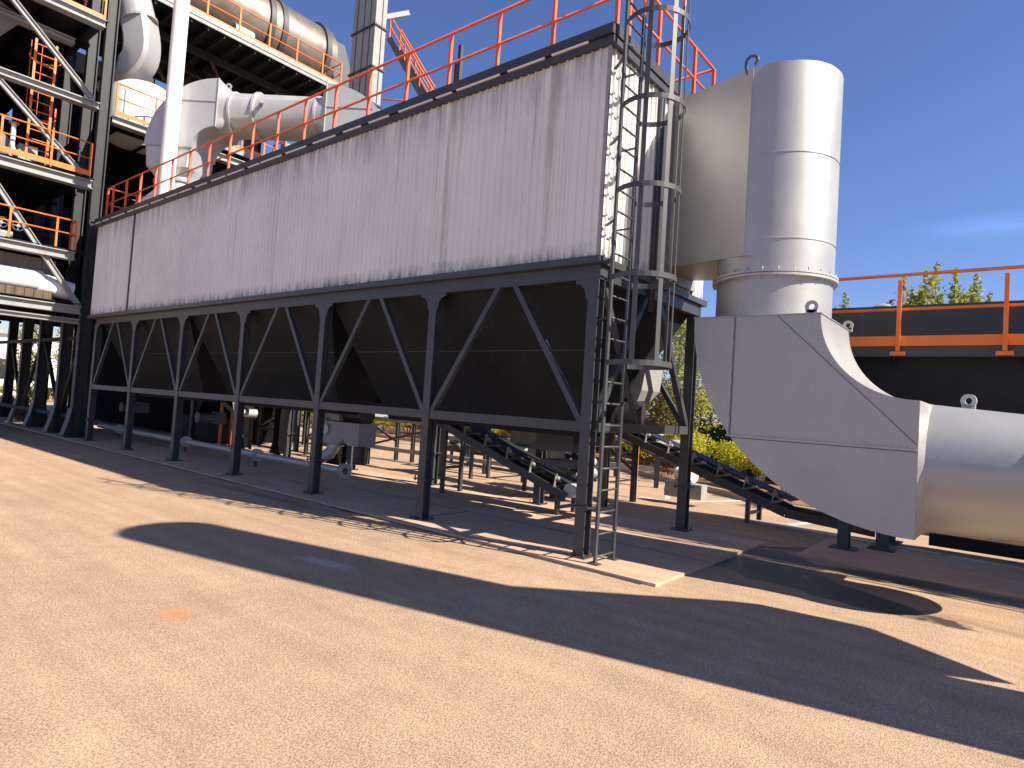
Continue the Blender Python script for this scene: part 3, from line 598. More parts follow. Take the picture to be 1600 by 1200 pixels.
m = MB(); m.box((-17,3.4,1.35),(-9.2,3.5,1.75)); m.box((-17,4.9,1.4),(-9.2,5.05,2.1)); m.build('beam', 'black', T_)
T_ = thing('dark_mass', (-19,5,0), 'added near-black block standing for the deep shade behind the far end of the filter house', 'dark mass')  # block added to fill the far end with darkness
m = MB(); m.box((-30.0,3.9,.05),(-16.2,6.4,5.8)); m.box((-16.3,4.0,1.9),(-13.6,5.6,5.2)); m.build('body', 'black', T_)
m = MB(); m.cyl((-17.4,3.9,1.4),(-17.4,3.3,1.4),.45,n=28); m.box((-18.9,3.4,.04),(-15.9,3.9,.8)); m.build('drive', 'dark', T_)
T_ = thing('red_frame', (-15.2,3.3,0), 'dark red tubular frame under the far end of the filter house', 'steel frame')
m = MB(); m.bar((-15.6,3.3,0),(-15.6,3.3,2.4),.07,.07); m.bar((-14.9,3.3,0),(-14.9,3.3,2.4),.07,.07); m.bar((-15.6,3.3,2.36),(-14.9,3.3,2.36),.07,.07); m.build('tube_frame', 'orange', T_)

# ---------------------------------------------------------------- process tower on the left (its lit face lies at x = -18)
TW = thing('process_tower', (-18,0,0), 'tall open dark steel process tower with lit beams at the left edge', 'steel tower')
XT = -18.0
def tcol(x, y, z1, b_=.36, dark='tower'):
    m = MB(); m.hsec((x,y,0),(x,y,z1), b_*.62, b_*.85, .03, (0,1,0)); m.box((x-.35,y-.35,.036),(x+.35,y+.35,.07))
    for sg in (-1,1):
        m.prism([(x-.19, y+sg*.18, .07),(x-.19, y+sg*.18, .9),(x-.19, y+sg*.24, .5),(x-.19, y+sg*.36, .07)], (.36,0,0))
    m.build('column', dark, TW)
for x, y, z in ((-18.15,.12,24),(-20,.2,24),(-22.7,.3,24),(-25.2,.4,24),(-29,.8,24),(-18.15,-6.2,24),(-22.7,-6.2,24),(-29,-6.2,24),(-18.3,9.2,15.4),(-22.7,5.2,24),(-29,5.2,24),(-20,4.4,10)): tcol(x, y, z)
def tbeam(y0, y1, z, h, x=XT, mt='lgrey', dx=.22):
    m = MB(); m.box((x-.012,y0,z-h/2+.03),(x,y1,z+h/2-.03)); m.box((x-dx,y0,z+h/2-.03),(x+.10,y1,z+h/2)); m.box((x-dx,y0,z-h/2),(x+.10,y1,z-h/2+.03)); m.build('beam', mt, TW)
for z, h, y1 in ((12.62,.24,-.1),(10.08,.20,-.08),(7.66,.26,-.08),(5.42,.24,-.35),(3.84,.24,-.08),(3.50,.14,-.1)): tbeam(-6.0, y1, z, h)
tbeam(.32, 9.0, 9.86, .24); tbeam(-6,-.6,12.12,.16,-18.9)
def tdiag(a, b_, x=XT-.05):
    m = MB(); m.bar((x,a[0],a[1]),(x,b_[0],b_[1]),.02,.2,(1,0,0)) if False else None
    p = Vector((x,a[0],a[1])); q = Vector((x,b_[0],b_[1])); m.hsec(p, q, .12, .14, .018, ((0,1,0)))
    m.build('diagonal', 'lgrey', TW)
tdiag((-4.6,14.35),(-.22,10.25)); tdiag((-2.5,9.9),(-.35,7.95)); tdiag((-4.55,9.9),(-.1,3.98)) if False else None
tdiag((-4.7,12.2),(-.45,8.0)) if False else None
tdiag((-3.95,9.3),(-.12,3.98))
tdiag((-5.8,7.5),(-2.0,4.0)) if False else None
# floors (dark chequer plate with joists)
def floor(x0, x1, y0, y1, z, js=1.1):
    m = MB(); m.box((x0,y0,z),(x1,y1,z+.02)); m.build('floor_plate', 'dark', TW)
    m = MB(); y = y0+.3
    while y < y1: m.box((x0,y,z-.16),(x1-.05,y+.08,z-.002)); y += js
    x = x0+.8
    while x < x1-.3: m.box((x,y0,z-.26),(x+.1,y1,z-.162)); x += 1.9
    m.build('joist', 'black', TW)
for z in (12.75,7.86,5.58,4.03): floor(-30,-18.02,-6.2,0.0,z)
floor(-30,-23.5,-6.2,.0,10.2); floor(-27,-18.02,.35,9.0,9.99); floor(-27,-18.3,.3,9.0,6.4)
def trail(y0, y1, z, ys, x=XT+.05, h=1.0, mt='orange', toe=None): railing(TW, [(x,y0,z),(x,y1,z)], [(x,y,z) for y in ys], h, h*.53, .024, mt, toe)
trail(-6,-.15,7.9,(-5.2,-3.9,-2.32,-1.15,-.17),h=1.0,toe=.16)
trail(-6,-.35,5.6,(-5,-3.4,-1.95,-.85,-.37),h=.86)
trail(-6,-.12,12.76,(-5,-3.6,-2.3,-1.2,-.14),h=1.05,toe=.1)
trail(.36,3.6,10.02,(.38,1.5,2.6,3.55),h=.98,toe=.12)
railing(TW,[(-18.4,-.37,5.6),(-17.96,-.37,5.6)],[(-18.4,-.37,5.6)],.86,.46,.024,'red')
railing(TW,[(-17.3,.9,6.3),(-17.3,3.6,6.3)],[(-17.3,.95,6.3),(-17.3,2.2,6.3)],1.25,.7,.024,'orange')
railing(TW,[(-19.5,-1.8,12.76),(-19.5,-.2,12.76)],[(-19.5,-1.75,12.76),(-19.5,-.25,12.76),(-19.5,-1.0,12.76)],1.1,.6,.03,'red')
# black sheets added to darken the tower's depth and cover sky gaps
m = MB(); m.box((-30.2,-6.2,4.1),(-30.1,5.0,12.7)); m.box((-26.5,-2.5,8.0),(-26.4,.2,9.9)); m.box((-25.5,-6.1,5.7),(-25.4,.0,7.6)); m.box((-27.1,.4,6.4),(-27.0,9.0,9.9)); m.box((-24.0,-6.2,8.0),(-23.9,-2.6,12.7)); m.build('backing_sheet', 'black', TW)
m = MB(); m.box((-29.6,-6.1,5.7),(-29.5,-.1,24)); m.box((-28.4,-.05,8),(-28.3,4.2,16)); m.build('backing_sheet', 'black', TW)
# tower ladder
m = MB()
for y in (-1.62,-1.12): m.bar((-18.5,y,7.9),(-18.5,y,11.6),.06,.03,(1,0,0))
for k in range(13): m.cyl((-18.5,-1.6,8.1+.28*k),(-18.5,-1.14,8.1+.28*k),.015,n=6)
for z in (9.4,10.3,11.1): m.tube([Vector((-18.5-.34*math.sin(a)*1.2, -1.37-.34*math.cos(a)*1.1, z)) for a in [math.pi*k/12 for k in range(13)]], .018, 6)
for a in (.6,1.57,2.5): m.bar((-18.5-.41*math.sin(a),-1.37-.37*math.cos(a),9.4),(-18.5-.41*math.sin(a),-1.37-.37*math.cos(a),11.6),.03,.01)
m.build('caged_ladder', 'orange', TW)
m = MB()
for y in (-.98,-.84): m.bar((-19.2,y,7.9),(-19.2,y,10.0),.04,.04)
m.build('riser_pipe', 'red', TW)
# cross braced lattice legs deep under the tower
for x, y in ((-30,1.6),(-31,3.6),(-34,2.4)):
    m = MB()
    for dy in (0,.8): m.bar((x,y+dy,0),(x,y+dy,6),.09,.09)
    for k in range(6): m.bar((x,y,k),(x,y+.8,k+1),.04,.04,(1,0,0)); m.bar((x,y+.8,k),(x,y,k+1),.04,.04,(1,0,0))
    m.build('lattice_leg', 'dark', TW)
m = MB()
for p, q in (((-20,.2,.6),(-18.15,.12,3.2)),((-22.7,.3,3.2),(-20,.2,.6)),((-25.2,.4,.5),(-22.7,.3,3.3)),((-29,.8,3.2),(-25.2,.4,.6))): m.bar(p, q, .1, .1, (0,1,0))
for z in (.55,3.0): m.box((-29,.16,z),(-18.3,.24,z+.12))
m.build('brace', 'dark', TW)
# equipment in the tower
WT = thing('white_duct', (-18.5,-3,4.3), 'long bright white horizontal duct with shadow bars low in the tower', 'duct')
m = MB(); m.tube([(-18.6,-6,4.58),(-18.6,-.95,4.58)],.33,32); m.build('shell', 'white', WT)
m = MB(); m.tube([(-18.6,-.95,4.50),(-18.45,-.62,4.46),(-18.4,-.2,4.40)],[.34,.30,.27],24); m.build('end_cone', 'white', WT)
SP = thing('stained_panels', (-18.2,-3,4), 'brown stained corrugated skirt panels under the white duct', 'panel')
sheet('y',-6,-.75,-18.22,4.06,4.30,1,.22,.03).build('skirt', 'rust', SP); sheet('y',-6,-.55,-18.9,4.85,5.32,1,.3,.02).build('upper_panel', 'lgrey', SP)
BD = thing('big_drum', (-20,-3.4,10.8), 'large grey dished drum at the upper left edge inside the tower', 'drum')
m = MB(); m.tube([(-21.5,-4.9,11.6),(-20.4,-3.75,11.6),(-20.3,-3.6,11.6),(-19.4,-3.1,11.6)],[1.15,1.15,1.2,.55],48); m.build('shell', 'silver2', BD)
m = MB(); m.loft([[Vector((-20.8,-3.0,12.7)),Vector((-19.5,-2.4,12.7)),Vector((-20,-1.6,12.7)),Vector((-21.2,-2.2,12.7))],[Vector((-20.8,-3.4,11.4)),Vector((-19.9,-3.2,11.0)),Vector((-20.2,-2.8,11.0)),Vector((-21.0,-3.0,11.4))]], False, True); m.build('side_cone', 'lgrey', BD)
PU = thing('pump_set', (-19,-2.3,7.9), 'small grey pump set with white elbow pipe on the tower deck', 'pump')
m = MB(); m.cyl((-19.2,-2.6,8.35),(-18.7,-2.1,8.35),.28,n=24); m.tube([(-19.1,-2.45,8.6),(-19.1,-2.45,8.95)],[.2,.12],16); m.build('casing', 'lgrey', PU)
m = MB(); m.tube([(-18.5,-1.95,8.95),(-18.5,-1.95,8.3),(-18.5,-1.9,8.18),(-18.5,-1.75,8.16),(-18.5,-1.7,8.1),(-18.5,-1.7,7.9)],.06,14); m.build('pipe', 'white', PU)
m = MB(); m.tube([(-18.6,-2.3,8.1),(-18.5,-2.0,8.05),(-18.5,-1.9,7.9)],.05,10); m.box((-19.0,-2.7,7.9),(-18.5,-1.95,8.02)); m.build('base', 'lgrey', PU)
m = MB(); m.ring((-18.5,-1.95,8.95),(0,0,1),.0,.12,.04,16); m.build('valve_wheel', 'lgrey', PU)
CB = thing('cabinet', (-19,-.95,7.9), 'small grey cabinet on the tower deck beside the ladder', 'cabinet')
m = MB(); m.box((-19.3,-1.75,7.9),(-18.7,-1.3,8.5)); m.build('body', 'lgrey', CB); m = MB(); m.box((-18.699,-1.72,7.94),(-18.69,-1.54,8.46)); m.box((-18.699,-1.51,7.94),(-18.69,-1.33,8.46)); m.build('door', 'lgrey', CB)
for i, (y, z, r_) in enumerate(((-1.95,6.15,.16),(-1.55,6.15,.16))):
    f = thing('round_fan', (-19,y,z), ('left' if i == 0 else 'right')+' one of two round fans behind the lower orange rail', 'fan')
    m = MB(); m.ring((-18.9,y,z),(1,0,0),r_*.82,r_,.1,24); m.build('ring', 'frame', f)
    m = MB(); m.bar((-18.92,y-r_*.8,z),(-18.92,y+r_*.8,z),.03,.02); m.bar((-18.92,y,z-r_*.8),(-18.92,y,z+r_*.8),.03,.02,(0,1,0)); m.cyl((-18.95,y,z),(-18.88,y,z),.05,n=12); m.build('guard', 'lgrey', f)
random.seed(11)
mc = thing('machine_group', (-20,-3,5.6), 'small dark machines crowded behind the lower orange rail', 'machine')
for k in range(9):
    m = MB(); x = random.uniform(-21,-18.9); y = random.uniform(-3.8,-.6); h = random.uniform(.3,.8)
    m.box((x-.2,y-.18,5.6),(x+.2,y+.18,5.6+h)); m.cyl((x,y-.2,5.6+h),(x,y+.3,5.6+h),.12,n=12); m.build('machine_unit', 'dark' if k % 3 else 'lgrey', mc)

# kiln deck, drum and square riser beyond the filter house
KD = thing('kiln_deck', (-20,4,15.4), 'high steel walkway deck with orange rail sloping across the top left', 'deck')
m = MB(); m.box((-20.06,-6,15.30),(-20.0,9.7,15.42)); m.box((-20.12,-6,15.47),(-20.02,9.7,15.66)); m.build('edge_beam', 'lgrey', KD)
m = MB(); m.box((-26,-6,15.43),(-20.13,9.7,15.46))
m.build('deck_plate', 'dark', KD)
m = MB(); y = -5.5
while y < 9: m.box((-26,y,15.18),(-20.08,y+.07,15.425)); y += .62
for x in (-21.8,-23.6,-25.4): m.box((x,-6,14.9),(x+.14,9,15.17))
m.build('joist', 'dark', KD)
m = MB()
for k in range(5):
    a = -4+k*2.9; m.bar((-21.7,a,14.98),(-25.3,a+2.6,14.98),.12,.1)
m.build('wind_brace', 'rust', KD)
railing(KD, [(-20.1,-6,15.66),(-20.1,9.7,15.66),(-21.4,9.7,15.66)], [(-20.1,-5+1.25*k,15.66) for k in range(12)]+[(-20.1,9.7,15.66),(-21.4,9.7,15.66)], 1.02, .52, .028, 'orange', .1)
for y in (-4,2.5,8.9):
    m = MB(); m.hsec((-25.6,y,0),(-25.6,y,15.2),.35,.35,.03); m.build('post', 'frame', KD)
m = MB(); m.hsec((-25,8.2,0),(-25,8.2,15.2),.3,.3,.03); m.build('post', 'frame', KD)
DR = thing('rotary_drum', (-23,4,17.8), 'large worn metallic rotary drum lying above the high deck', 'drum')
m = MB(); m.tube([(-23.0,-6,17.75),(-23.0,10.3,17.75)],1.62,56); m.build('shell', 'drum', DR)
for y, r_ in ((6.9,1.74),(7.5,1.70),(9.7,1.74),(3.5,1.74)): m = MB(); m.tube([(-23.0,y,17.75),(-23.0,y+.24,17.75)],r_,56); m.build('tyre_ring', 'mgrey', DR)
m = MB(); m.loft([[Vector((-24.9,10.35,15.7)),Vector((-21.5,10.35,15.7)),Vector((-21.5,11.9,15.7)),Vector((-24.9,11.9,15.7))],[Vector((-24.5,10.35,18.7)),Vector((-21.9,10.35,18.7)),Vector((-21.9,11.0,18.7)),Vector((-24.5,11.0,18.7))]], False, True); m.build('end_hood', 'frame', DR)
m = MB(); m.cyl((-21.7,5.5,16.6),(-21.7,6.3,16.6),.28,n=20); m.cyl((-21.7,5.3,16.1),(-21.7,5.9,16.1),.2,n=16); m.build('support_roller', 'silver2', DR)
SQ = thing('square_riser', (-14.5,7,0), 'tall square dark sheet-clad riser duct behind the filter house', 'duct')
m = MB(); m.box((-15.3,6.85,0),(-14.0,7.32,19)); m.build('shaft', 'lgrey', SQ)
m = MB()
for z in (12.1,13.4,14.9,16.3,17.6): m.box((-15.35,6.80,z),(-13.95,7.37,z+.06))
for x in (-15.05,-14.65,-14.3): m.box((x,6.83,9),(x+.02,6.849,19))
m.box((-13.999,7.12,9),(-13.98,7.15,19)); m.build('stiffener', 'frame', SQ)
m = MB(); m.bar((-14.3,7.4,15.55),(-14.3,8.5,16.3),.2,.16); m.build('top_bracket', 'lgrey', SQ)
SF = thing('stair_flight', (-16,11,8), 'orange-railed steel stairs with zigzag rails beside the square riser', 'stairs')
for p, q in (((-18,10.6,17.6),(-14.6,12.4,11.6)), ((-18,11.2,17.3),(-14.4,13.0,11.2))):
    m = MB(); m.bar(p, q, .12, .25); m.build('stringer', 'frame', SF)
    p = Vector(p); q = Vector(q); m = MB(); m.tube([p+V(0,0,1),q+V(0,0,1)],.035,8); m.tube([p+V(0,0,.55),q+V(0,0,.55)],.03,8)
    for k in range(6): c_ = p+(q-p)*k/5; m.bar(c_, c_+V(0,0,1),.06,.06)
    m.build('handrail', 'orange', SF)
railing(SF,[(-17.2,8.6,12.8),(-14.2,11.2,12.8),(-13.8,11.4,12.8)],[(-17.2,8.6,12.8),(-15.7,9.9,12.8),(-14.2,11.2,12.8)],1.1,.55,.035,'red')
railing(SF,[(-16.6,8.8,10.9),(-13.8,11.3,10.9)],[(-16.6,8.8,10.9),(-15.2,10.05,10.9),(-13.8,11.3,10.9)],1.1,.55,.035,'orange')
m = MB(); m.prism([(-17.2,8.6,12.66),(-14.2,11.2,12.66),(-15.4,12.6,12.66),(-18.4,10,12.66)],(0,0,.12)); m.prism([(-16.6,8.8,10.76),(-13.8,11.3,10.76),(-15,12.8,10.76),(-18,10.2,10.76)],(0,0,.12)); m.build('landing', 'frame', SF)
for x, y in ((-16.9,9.2),(-14.3,11.4),(-15.4,12.3)):
    m = MB(); m.bar((x,y,0),(x,y,16.5),.16,.16); m.build('post', 'frame', SF)
# small railed platform seen under the crossover duct
PF = thing('small_platform', (-16,5.5,8.5), 'small orange-railed platform glimpsed under the crossover duct', 'platform')
def spot(px_, py_, d): return CAMPOS + (fw + R_*((px_-800)/988.99) + U_*((600-py_)/988.99))*d
a, b_ = spot(330,236,25), spot(432,262,25); a.z = b_.z = (a.z+b_.z)/2
dr_ = Vector((0,1,0)); a = Vector((-20,4.2,11.15)); b_ = Vector((-20,7.3,11.15))
m = MB(); m.box((-20.1,3.6,10.95),(-20,7.3,11.15)); m.build('edge_beam', 'lgrey', PF)
m = MB(); m.box((-24,3.6,11.0),(-20.11,7.3,11.1)); m.box((-24,3.6,9.2),(-20.4,7.4,9.3)); m.build('deck_plate', 'dark', PF)
railing(PF,[(-20.05,3.6,11.15),(-20.05,7.3,11.15),(-21,7.3,11.15)],[(-20.05,3.6+.92*k,11.15) for k in range(5)]+[(-21,7.3,11.15)],1.1,.6,.03,'orange',.16)
for y in (5.0,7.6): m = MB(); m.box((-21.0,y,0),(-20.6,y+.35,12.4)); m.build('post', 'lgrey', PF)
# crossover duct pair over the roof, local frame s = along U2, built at its true place
U2 = Vector((math.cos(math.radians(37)), math.sin(math.radians(37)), 0)); N2 = Vector((U2.y, -U2.x, 0))
XD = thing('crossover_duct', (-14,1.6,6.5), 'fat silver crossover duct with two flat-sided elbows above the roof', 'duct')
O2 = Vector((-13.64,1.82,-.32)); D2 = .62
def L2(s_, z, t_=0): return O2 + U2*s_ + N2*t_ + Vector((0,0,z))
def circ2(s_, z, r, ax='z', n=48):
    out = []
    for k in range(n):
        a = 2*math.pi*(k+.5)/n
        out.append(L2(s_+r*math.cos(a), z, r*math.sin(a)) if ax == 'z' else L2(s_, z+r*math.sin(a), r*math.cos(a)))
    return out
def sq2(s_, z, h1, h2, ax, n=48):
    out = []
    for k in range(n):
        a = 2*math.pi*(k+.5)/n; c_, q_ = math.cos(a), math.sin(a); f = 1/max(abs(c_), abs(q_))
        out.append(L2(s_+c_*f*h1, z, q_*f*h2) if ax == 'z' else L2(s_, z+q_*f*h1, c_*f*h2))
    return out
NB = 18
def elb(mir, s0):
    """flat-sided elbow; opening plane at s0 (vertical) and z 8.42 (horizontal)"""
    Ro, Ri, ks = 1.95, .62, (-1 if not mir else 1); zc = 8.62; r_ = []
    for k in range(NB+1):
        a = k/NB*math.pi/2
        o_ = (s0+ks*Ro*math.sin(a), zc+Ro*math.cos(a)); i_ = (s0+ks*Ri*math.sin(a), zc+Ri*math.cos(a))
        q = [L2(*o_,.64), L2(*i_,.64), L2(*i_,-.64), L2(*o_,-.64)]
        r_.append(q if not mir else q[::-1])
    m = MB(); m.loft(r_, True, True); e_ = m.build('elbow', 'silver2', XD)
    MB().bar(L2(s0+ks*.02,9.92,.65), L2(s0+ks*1.3,9.92,.65), .02,.015).build('weld_seam', 'lgrey', e_); MB().bar(L2(s0+ks*.0,zc+1.95,.65),L2(s0,zc+.6,.65),.03,.03).build('end_rib', 'lgrey', e_); MB().bar(L2(s0+ks*.6,zc,.65),L2(s0+ks*1.98,zc,.65),.03,.04).build('end_rib', 'lgrey', e_)
    return e_
elb(False, 0); elb(True, 3.0)
lug(L2(-.06,10.56,0), N2, XD, .09); lug(L2(3.1,10.56,0), N2, XD, .09)
m = MB(); m.loft([sq2(.0,9.88,.66,.64,'s'), circ2(.22,9.82,.60,'s')]); m.loft([circ2(.22,9.82,.60,'s'), circ2(2.8,9.82,.60,'s')]); m.loft([circ2(2.8,9.82,.60,'s'), sq2(3.0,9.88,.66,.64,'s')]); m.build('cross_pipe', 'silver2', XD)
for s_, rr_ in ((.28,.64),(.95,.66),(2.66,.63)):
    m = MB(); m.loft([circ2(s_-.03,9.82,.58,'s'), circ2(s_-.03,9.82,rr_,'s'), circ2(s_+.03,9.82,rr_,'s'), circ2(s_+.03,9.82,.58,'s')], False); m.build('flange', 'silver2', XD)
m = MB(); m.tube([L2(1.2,9.9,.62), L2(1.32,9.9,.85)],.06,12); m.build('hand_lever', 'lgrey', XD)
for s0 in (-1.285, 3.0+1.285):
    m = MB(); m.loft([sq2(s0,8.62,.66,.64,'z'), sq2(s0,8.08,.62,.60,'z')], False); m.loft([sq2(s0,8.08,.62,.60,'z'), circ2(s0,7.86,.57,'z')]); m.loft([circ2(s0,7.86,.57,'z'), circ2(s0,7.5,.57,'z')]); m.build('neck', 'silver2', XD)
    m = MB(); m.loft([circ2(s0,7.5,.58,'z'), circ2(s0,7.46,.60,'z')], False); m.loft([circ2(s0,7.46,.60,'z'), sq2(s0-.12,6.75,.9,.75,'z')]); m.build('base_hood', 'white' if s0 < 0 else 'silver2', XD)
    m = MB(); m.loft([circ2(s0,7.72,.54,'z'), circ2(s0,7.72,.62,'z'), circ2(s0,7.78,.62,'z'), circ2(s0,7.78,.54,'z')], False); m.build('flange', 'lgrey', XD)
# thin white vent pipe
TP = MB(); TP.tube([(-14.05,.5,6.46),(-14.05,.5,14.5)],.195,32); o = TP.build('vent_pipe', 'white'); tag(o, 'slim white vertical vent pipe rising from the roof in front of the silver elbow', 'pipe')
# grey elbow duct and white vessel between tower and kiln deck
GE = thing('descending_duct', (-17,1.2,10), 'grey angular duct coming down to the white vessel beside the tower column', 'duct')
c0, c1, c2_, c3, c4 = spot(203,-34,22), spot(217,33,22), spot(223,62,22), spot(220,96,22), spot(185,128,22.6)
def rr_at(c, d, ra, n=24, sqr=0, up_=None):
    d = Vector(d).normalized(); u = Vector((U2.y,-U2.x,0)); u = (u-d*u.dot(d)).normalized(); v = d.cross(u); out = []
    for k in range(n):
        a = 2*math.pi*(k+.5)/n; c_, s_ = math.cos(a), math.sin(a); f = 1 if not sqr else 1/max(abs(c_), abs(s_))**sqr
        out.append(Vector(c)+(u*c_+v*s_)*ra*f)
    return out
m = MB(); m.loft([rr_at(c0,c1-c0,.50), rr_at(c1,c1-c0,.55)]); m.build('round_duct', 'silver2', GE)
m = MB(); m.loft([rr_at(c1,c1-c0,.60), rr_at(c1+(c1-c0).normalized()*.08,c1-c0,.60)], False, True); m.build('flange', 'lgrey', GE)
P0 = c1+(c1-c0)*.05; P1 = c2_+(c2_-c1)*.9; P2 = c3+(c3-c2_)*.15; P3 = c3*.35+c4*.65; rg = []
for k in range(11):
    t = k/10; b_ = P0*(1-t)**3+P1*3*t*(1-t)**2+P2*3*t*t*(1-t)+P3*t**3; d_ = (P1-P0)*3*(1-t)**2+(P2-P1)*6*t*(1-t)+(P3-P2)*3*t*t
    rg.append(rr_at(b_, d_, .47-.03*t, 24, .95 if k < 9 else .3))
m = MB(); m.loft(rg, True, True); m.build('mitre_bend', 'silver2', GE)
m = MB(); m.loft([rr_at((c3+c4)/2,c4-c3,.50), rr_at(c4,c4-c3,.42), rr_at(c4+(c4-c3)*.5,c4-c3,.40)]); m.build('outlet_cone', 'silver2', GE)
lug(spot(231,14,22), N2, GE, .09)
WV = thing('white_vessel', tuple(spot(228,195,21.5)), 'bright white domed vessel behind the orange rail beside the tower column', 'tank')
vc = spot(224,172,21.6); m = MB(); m.tube([Vector((vc.x,vc.y,9.9)),Vector((vc.x,vc.y,11.35)),Vector((vc.x,vc.y,11.6)),Vector((vc.x,vc.y,11.8)),Vector((vc.x,vc.y,11.9))],[1.05,1.05,.97,.7,.2],48); m.build('shell', 'white', WV)
m = MB(); m.bar((vc.x+.7,vc.y-.80,10),(vc.x+.7,vc.y-.80,11.3),.012,.012); m.build('seam', 'lgrey', WV)

# ---------------------------------------------------------------- vegetation
def leaf(m, p, sz, rnd):
    n_ = Vector((rnd.gauss(0,1),rnd.gauss(0,1),rnd.gauss(0,1)+.6)).normalized(); a = n_.cross(Vector((rnd.random()-.5,rnd.random()-.5,rnd.random()))).normalized(); b = n_.cross(a)
    l = sz*rnd.uniform(.7,1.3); m.add([p-a*l*.5, p+b*l*.28, p+a*l*.5, p-b*l*.28], [(0,1,2,3)])
def bush_mesh(seed, r, h, n_, lm, sz):
    rnd = random.Random(seed); root = bpy.data.objects.new('hedge_bush', None); C.objects.link(root)
    m = MB(); lobes = [(rnd.uniform(-.55,.55)*r, rnd.uniform(-.55,.55)*r, rnd.uniform(.5,.85)*h, rnd.uniform(.32,.5)*r) for _ in range(9)]
    for _ in range(n_):
        lx, ly, lz, lr = rnd.choice(lobes); d = Vector((rnd.gauss(0,1),rnd.gauss(0,1),rnd.gauss(0,1))).normalized(); q = lr*rnd.uniform(.75,1.08)
        leaf(m, Vector((lx+d.x*q, ly+d.y*q, max(.12*h, lz+d.z*q))), sz, rnd)
    m.build('foliage', lm, root)
    s_ = MB()
    for k in range(6):
        lx, ly, lz, lr = lobes[k]; s_.tube([(lx*.2,ly*.2,0),(lx*.6,ly*.6,lz*.5),(lx,ly,lz)],[.018,.013,.006],5)
    s_.build('stem', 'bark', root); return root
def put(proto, used, loc, rz, s_, label, cat, group):
    o = copy_tree(proto) if used else proto
    o.location = loc; o.rotation_euler = (0,0,rz); o.scale = (s_,)*3; tag(o, label, cat, group); return o
rnd = random.Random(5)
by = [bush_mesh(k, .62, 1.15, 1500, 'leaf_y', .075) for k in range(2)]
used = set(); pos = [(Vector((-36-1.3*k,3.0+1.15*(k%6),0)),0) for k in range(10)]
for row, off in ((0,.9),(1,2.0)):
    for a, c_ in zip(KL[0:5], KL[1:5]):
        a = Vector((*a,0)); c_ = Vector((*c_,0)); d = (c_-a); L = d.length; d.normalize(); nn = Vector((-d.y,d.x,0)); 
        if nn.y < 0: nn = -nn
        t = rnd.uniform(0,.5)
        while t < L: pos.append((a+d*t+nn*(off+rnd.uniform(-.2,.25)), row)); t += rnd.uniform(.95,1.25)
for p, row in pos:
    if p.x > .9: continue
    pr_ = rnd.choice(by)
    put(pr_, pr_ in used, (p.x,p.y,.08), rnd.uniform(0,6.28), rnd.uniform(.8,1.12)*(1.0 if row == 0 else 1.15), 'rounded yellow-green bush in the planting bed beyond the kerb', 'bush', 'yellow-green bushes along the kerb'); used.add(pr_)
def tree_mesh(seed, h, spread, n_leaf, lm, sz, columnar=False):
    rnd = random.Random(seed); root = bpy.data.objects.new('young_tree', None); C.objects.link(root); tips = []
    tr = MB(); top = Vector((rnd.uniform(-.3,.3), rnd.uniform(-.3,.3), h)); tr.tube([(0,0,0), top*.35+V(.05,0,0), top*.7, top],[.10,.075,.045,.012],8)
    nb = 34
    for k in range(nb):
        t = .22+.76*k/nb; b0 = top*t; a = k*2.399+rnd.uniform(-.3,.3); ln_ = spread*(1.05-t*.75)*rnd.uniform(.7,1.15)
        rise = (.9 if not columnar else 2.4); e_ = b0+Vector((math.cos(a),math.sin(a),rise*rnd.uniform(.5,.9)))*ln_*(.9 if not columnar else .42)
        mid = (b0+e_)/2+V(0,0,-.05*ln_); tr.tube([b0,mid,e_],[.028*(1.2-t),.018*(1.2-t),.005],5)
        for q in range(7): tips.append((mid+(e_-mid)*q/6, .10+.16*spread*rnd.random()))
    tr.build('trunk', 'bark', root)
    m = MB()
    for _ in range(n_leaf):
        p, s0 = rnd.choice(tips); leaf(m, p+Vector((rnd.gauss(0,1),rnd.gauss(0,1),rnd.gauss(0,1)))*s0*.8, sz, rnd)
    m.build('crown', lm, root); return root
def shoot_tree(seed):
    rnd = random.Random(seed); root = bpy.data.objects.new('young_tree', None); C.objects.link(root)
    tr = MB(); m = MB(); tr.tube([(0,0,0),(0,0,3.2),(0,.05,6.0)],[.10,.06,.03],8)
    for k in range(5):
        a = k*2.4; r0 = .1+.30*k**.5; hh = 8.2-.28*k+rnd.uniform(-.25,.25); b = Vector((0,0,3.0+.3*k)); e_ = Vector((math.cos(a)*r0*1.3, math.sin(a)*r0*1.3, hh)); mid = Vector((math.cos(a)*r0*1.2, math.sin(a)*r0*1.2, 5.0))
        tr.tube([b, mid, e_], [.03,.018,.005], 5)
        for q in range(330):
            t = rnd.random()**.8; p = mid.lerp(e_, t) if rnd.random() < .75 else b.lerp(mid, rnd.random()); sp = .30*(1.12-t)
            leaf(m, p+Vector((rnd.gauss(0,1),rnd.gauss(0,1),rnd.gauss(0,1)))*sp, .17, rnd)
    tr.build('trunk', 'bark', root); m.build('crown', 'leaf_t', root); return root
T1 = tree_mesh(1, 6.5, 1.7, 3600, 'leaf_t', .14); T2 = shoot_tree(2); T3 = tree_mesh(3, 3.4, 1.6, 3600, 'leaf_o', .11)
spots = [(T1,-7.6,14.6,.8),(T1,-4.0,12.6,.72),(T1,-5.6,14.6,.85),(T1,-2.4,14.8,.9),(T1,-9.6,16.5,1.0),(T1,-12,15.5,.9),(T1,-14.5,17,1.0),(T1,-18,17,.9),(T1,-22,18,1.0),(T1,-26,17,1.0),(T1,-31,18,1.1),(T1,-36,19,1.1),(T1,-42,12,1.0),(T1,-50,9,1.1),(T1,-47,5.5,.9)]
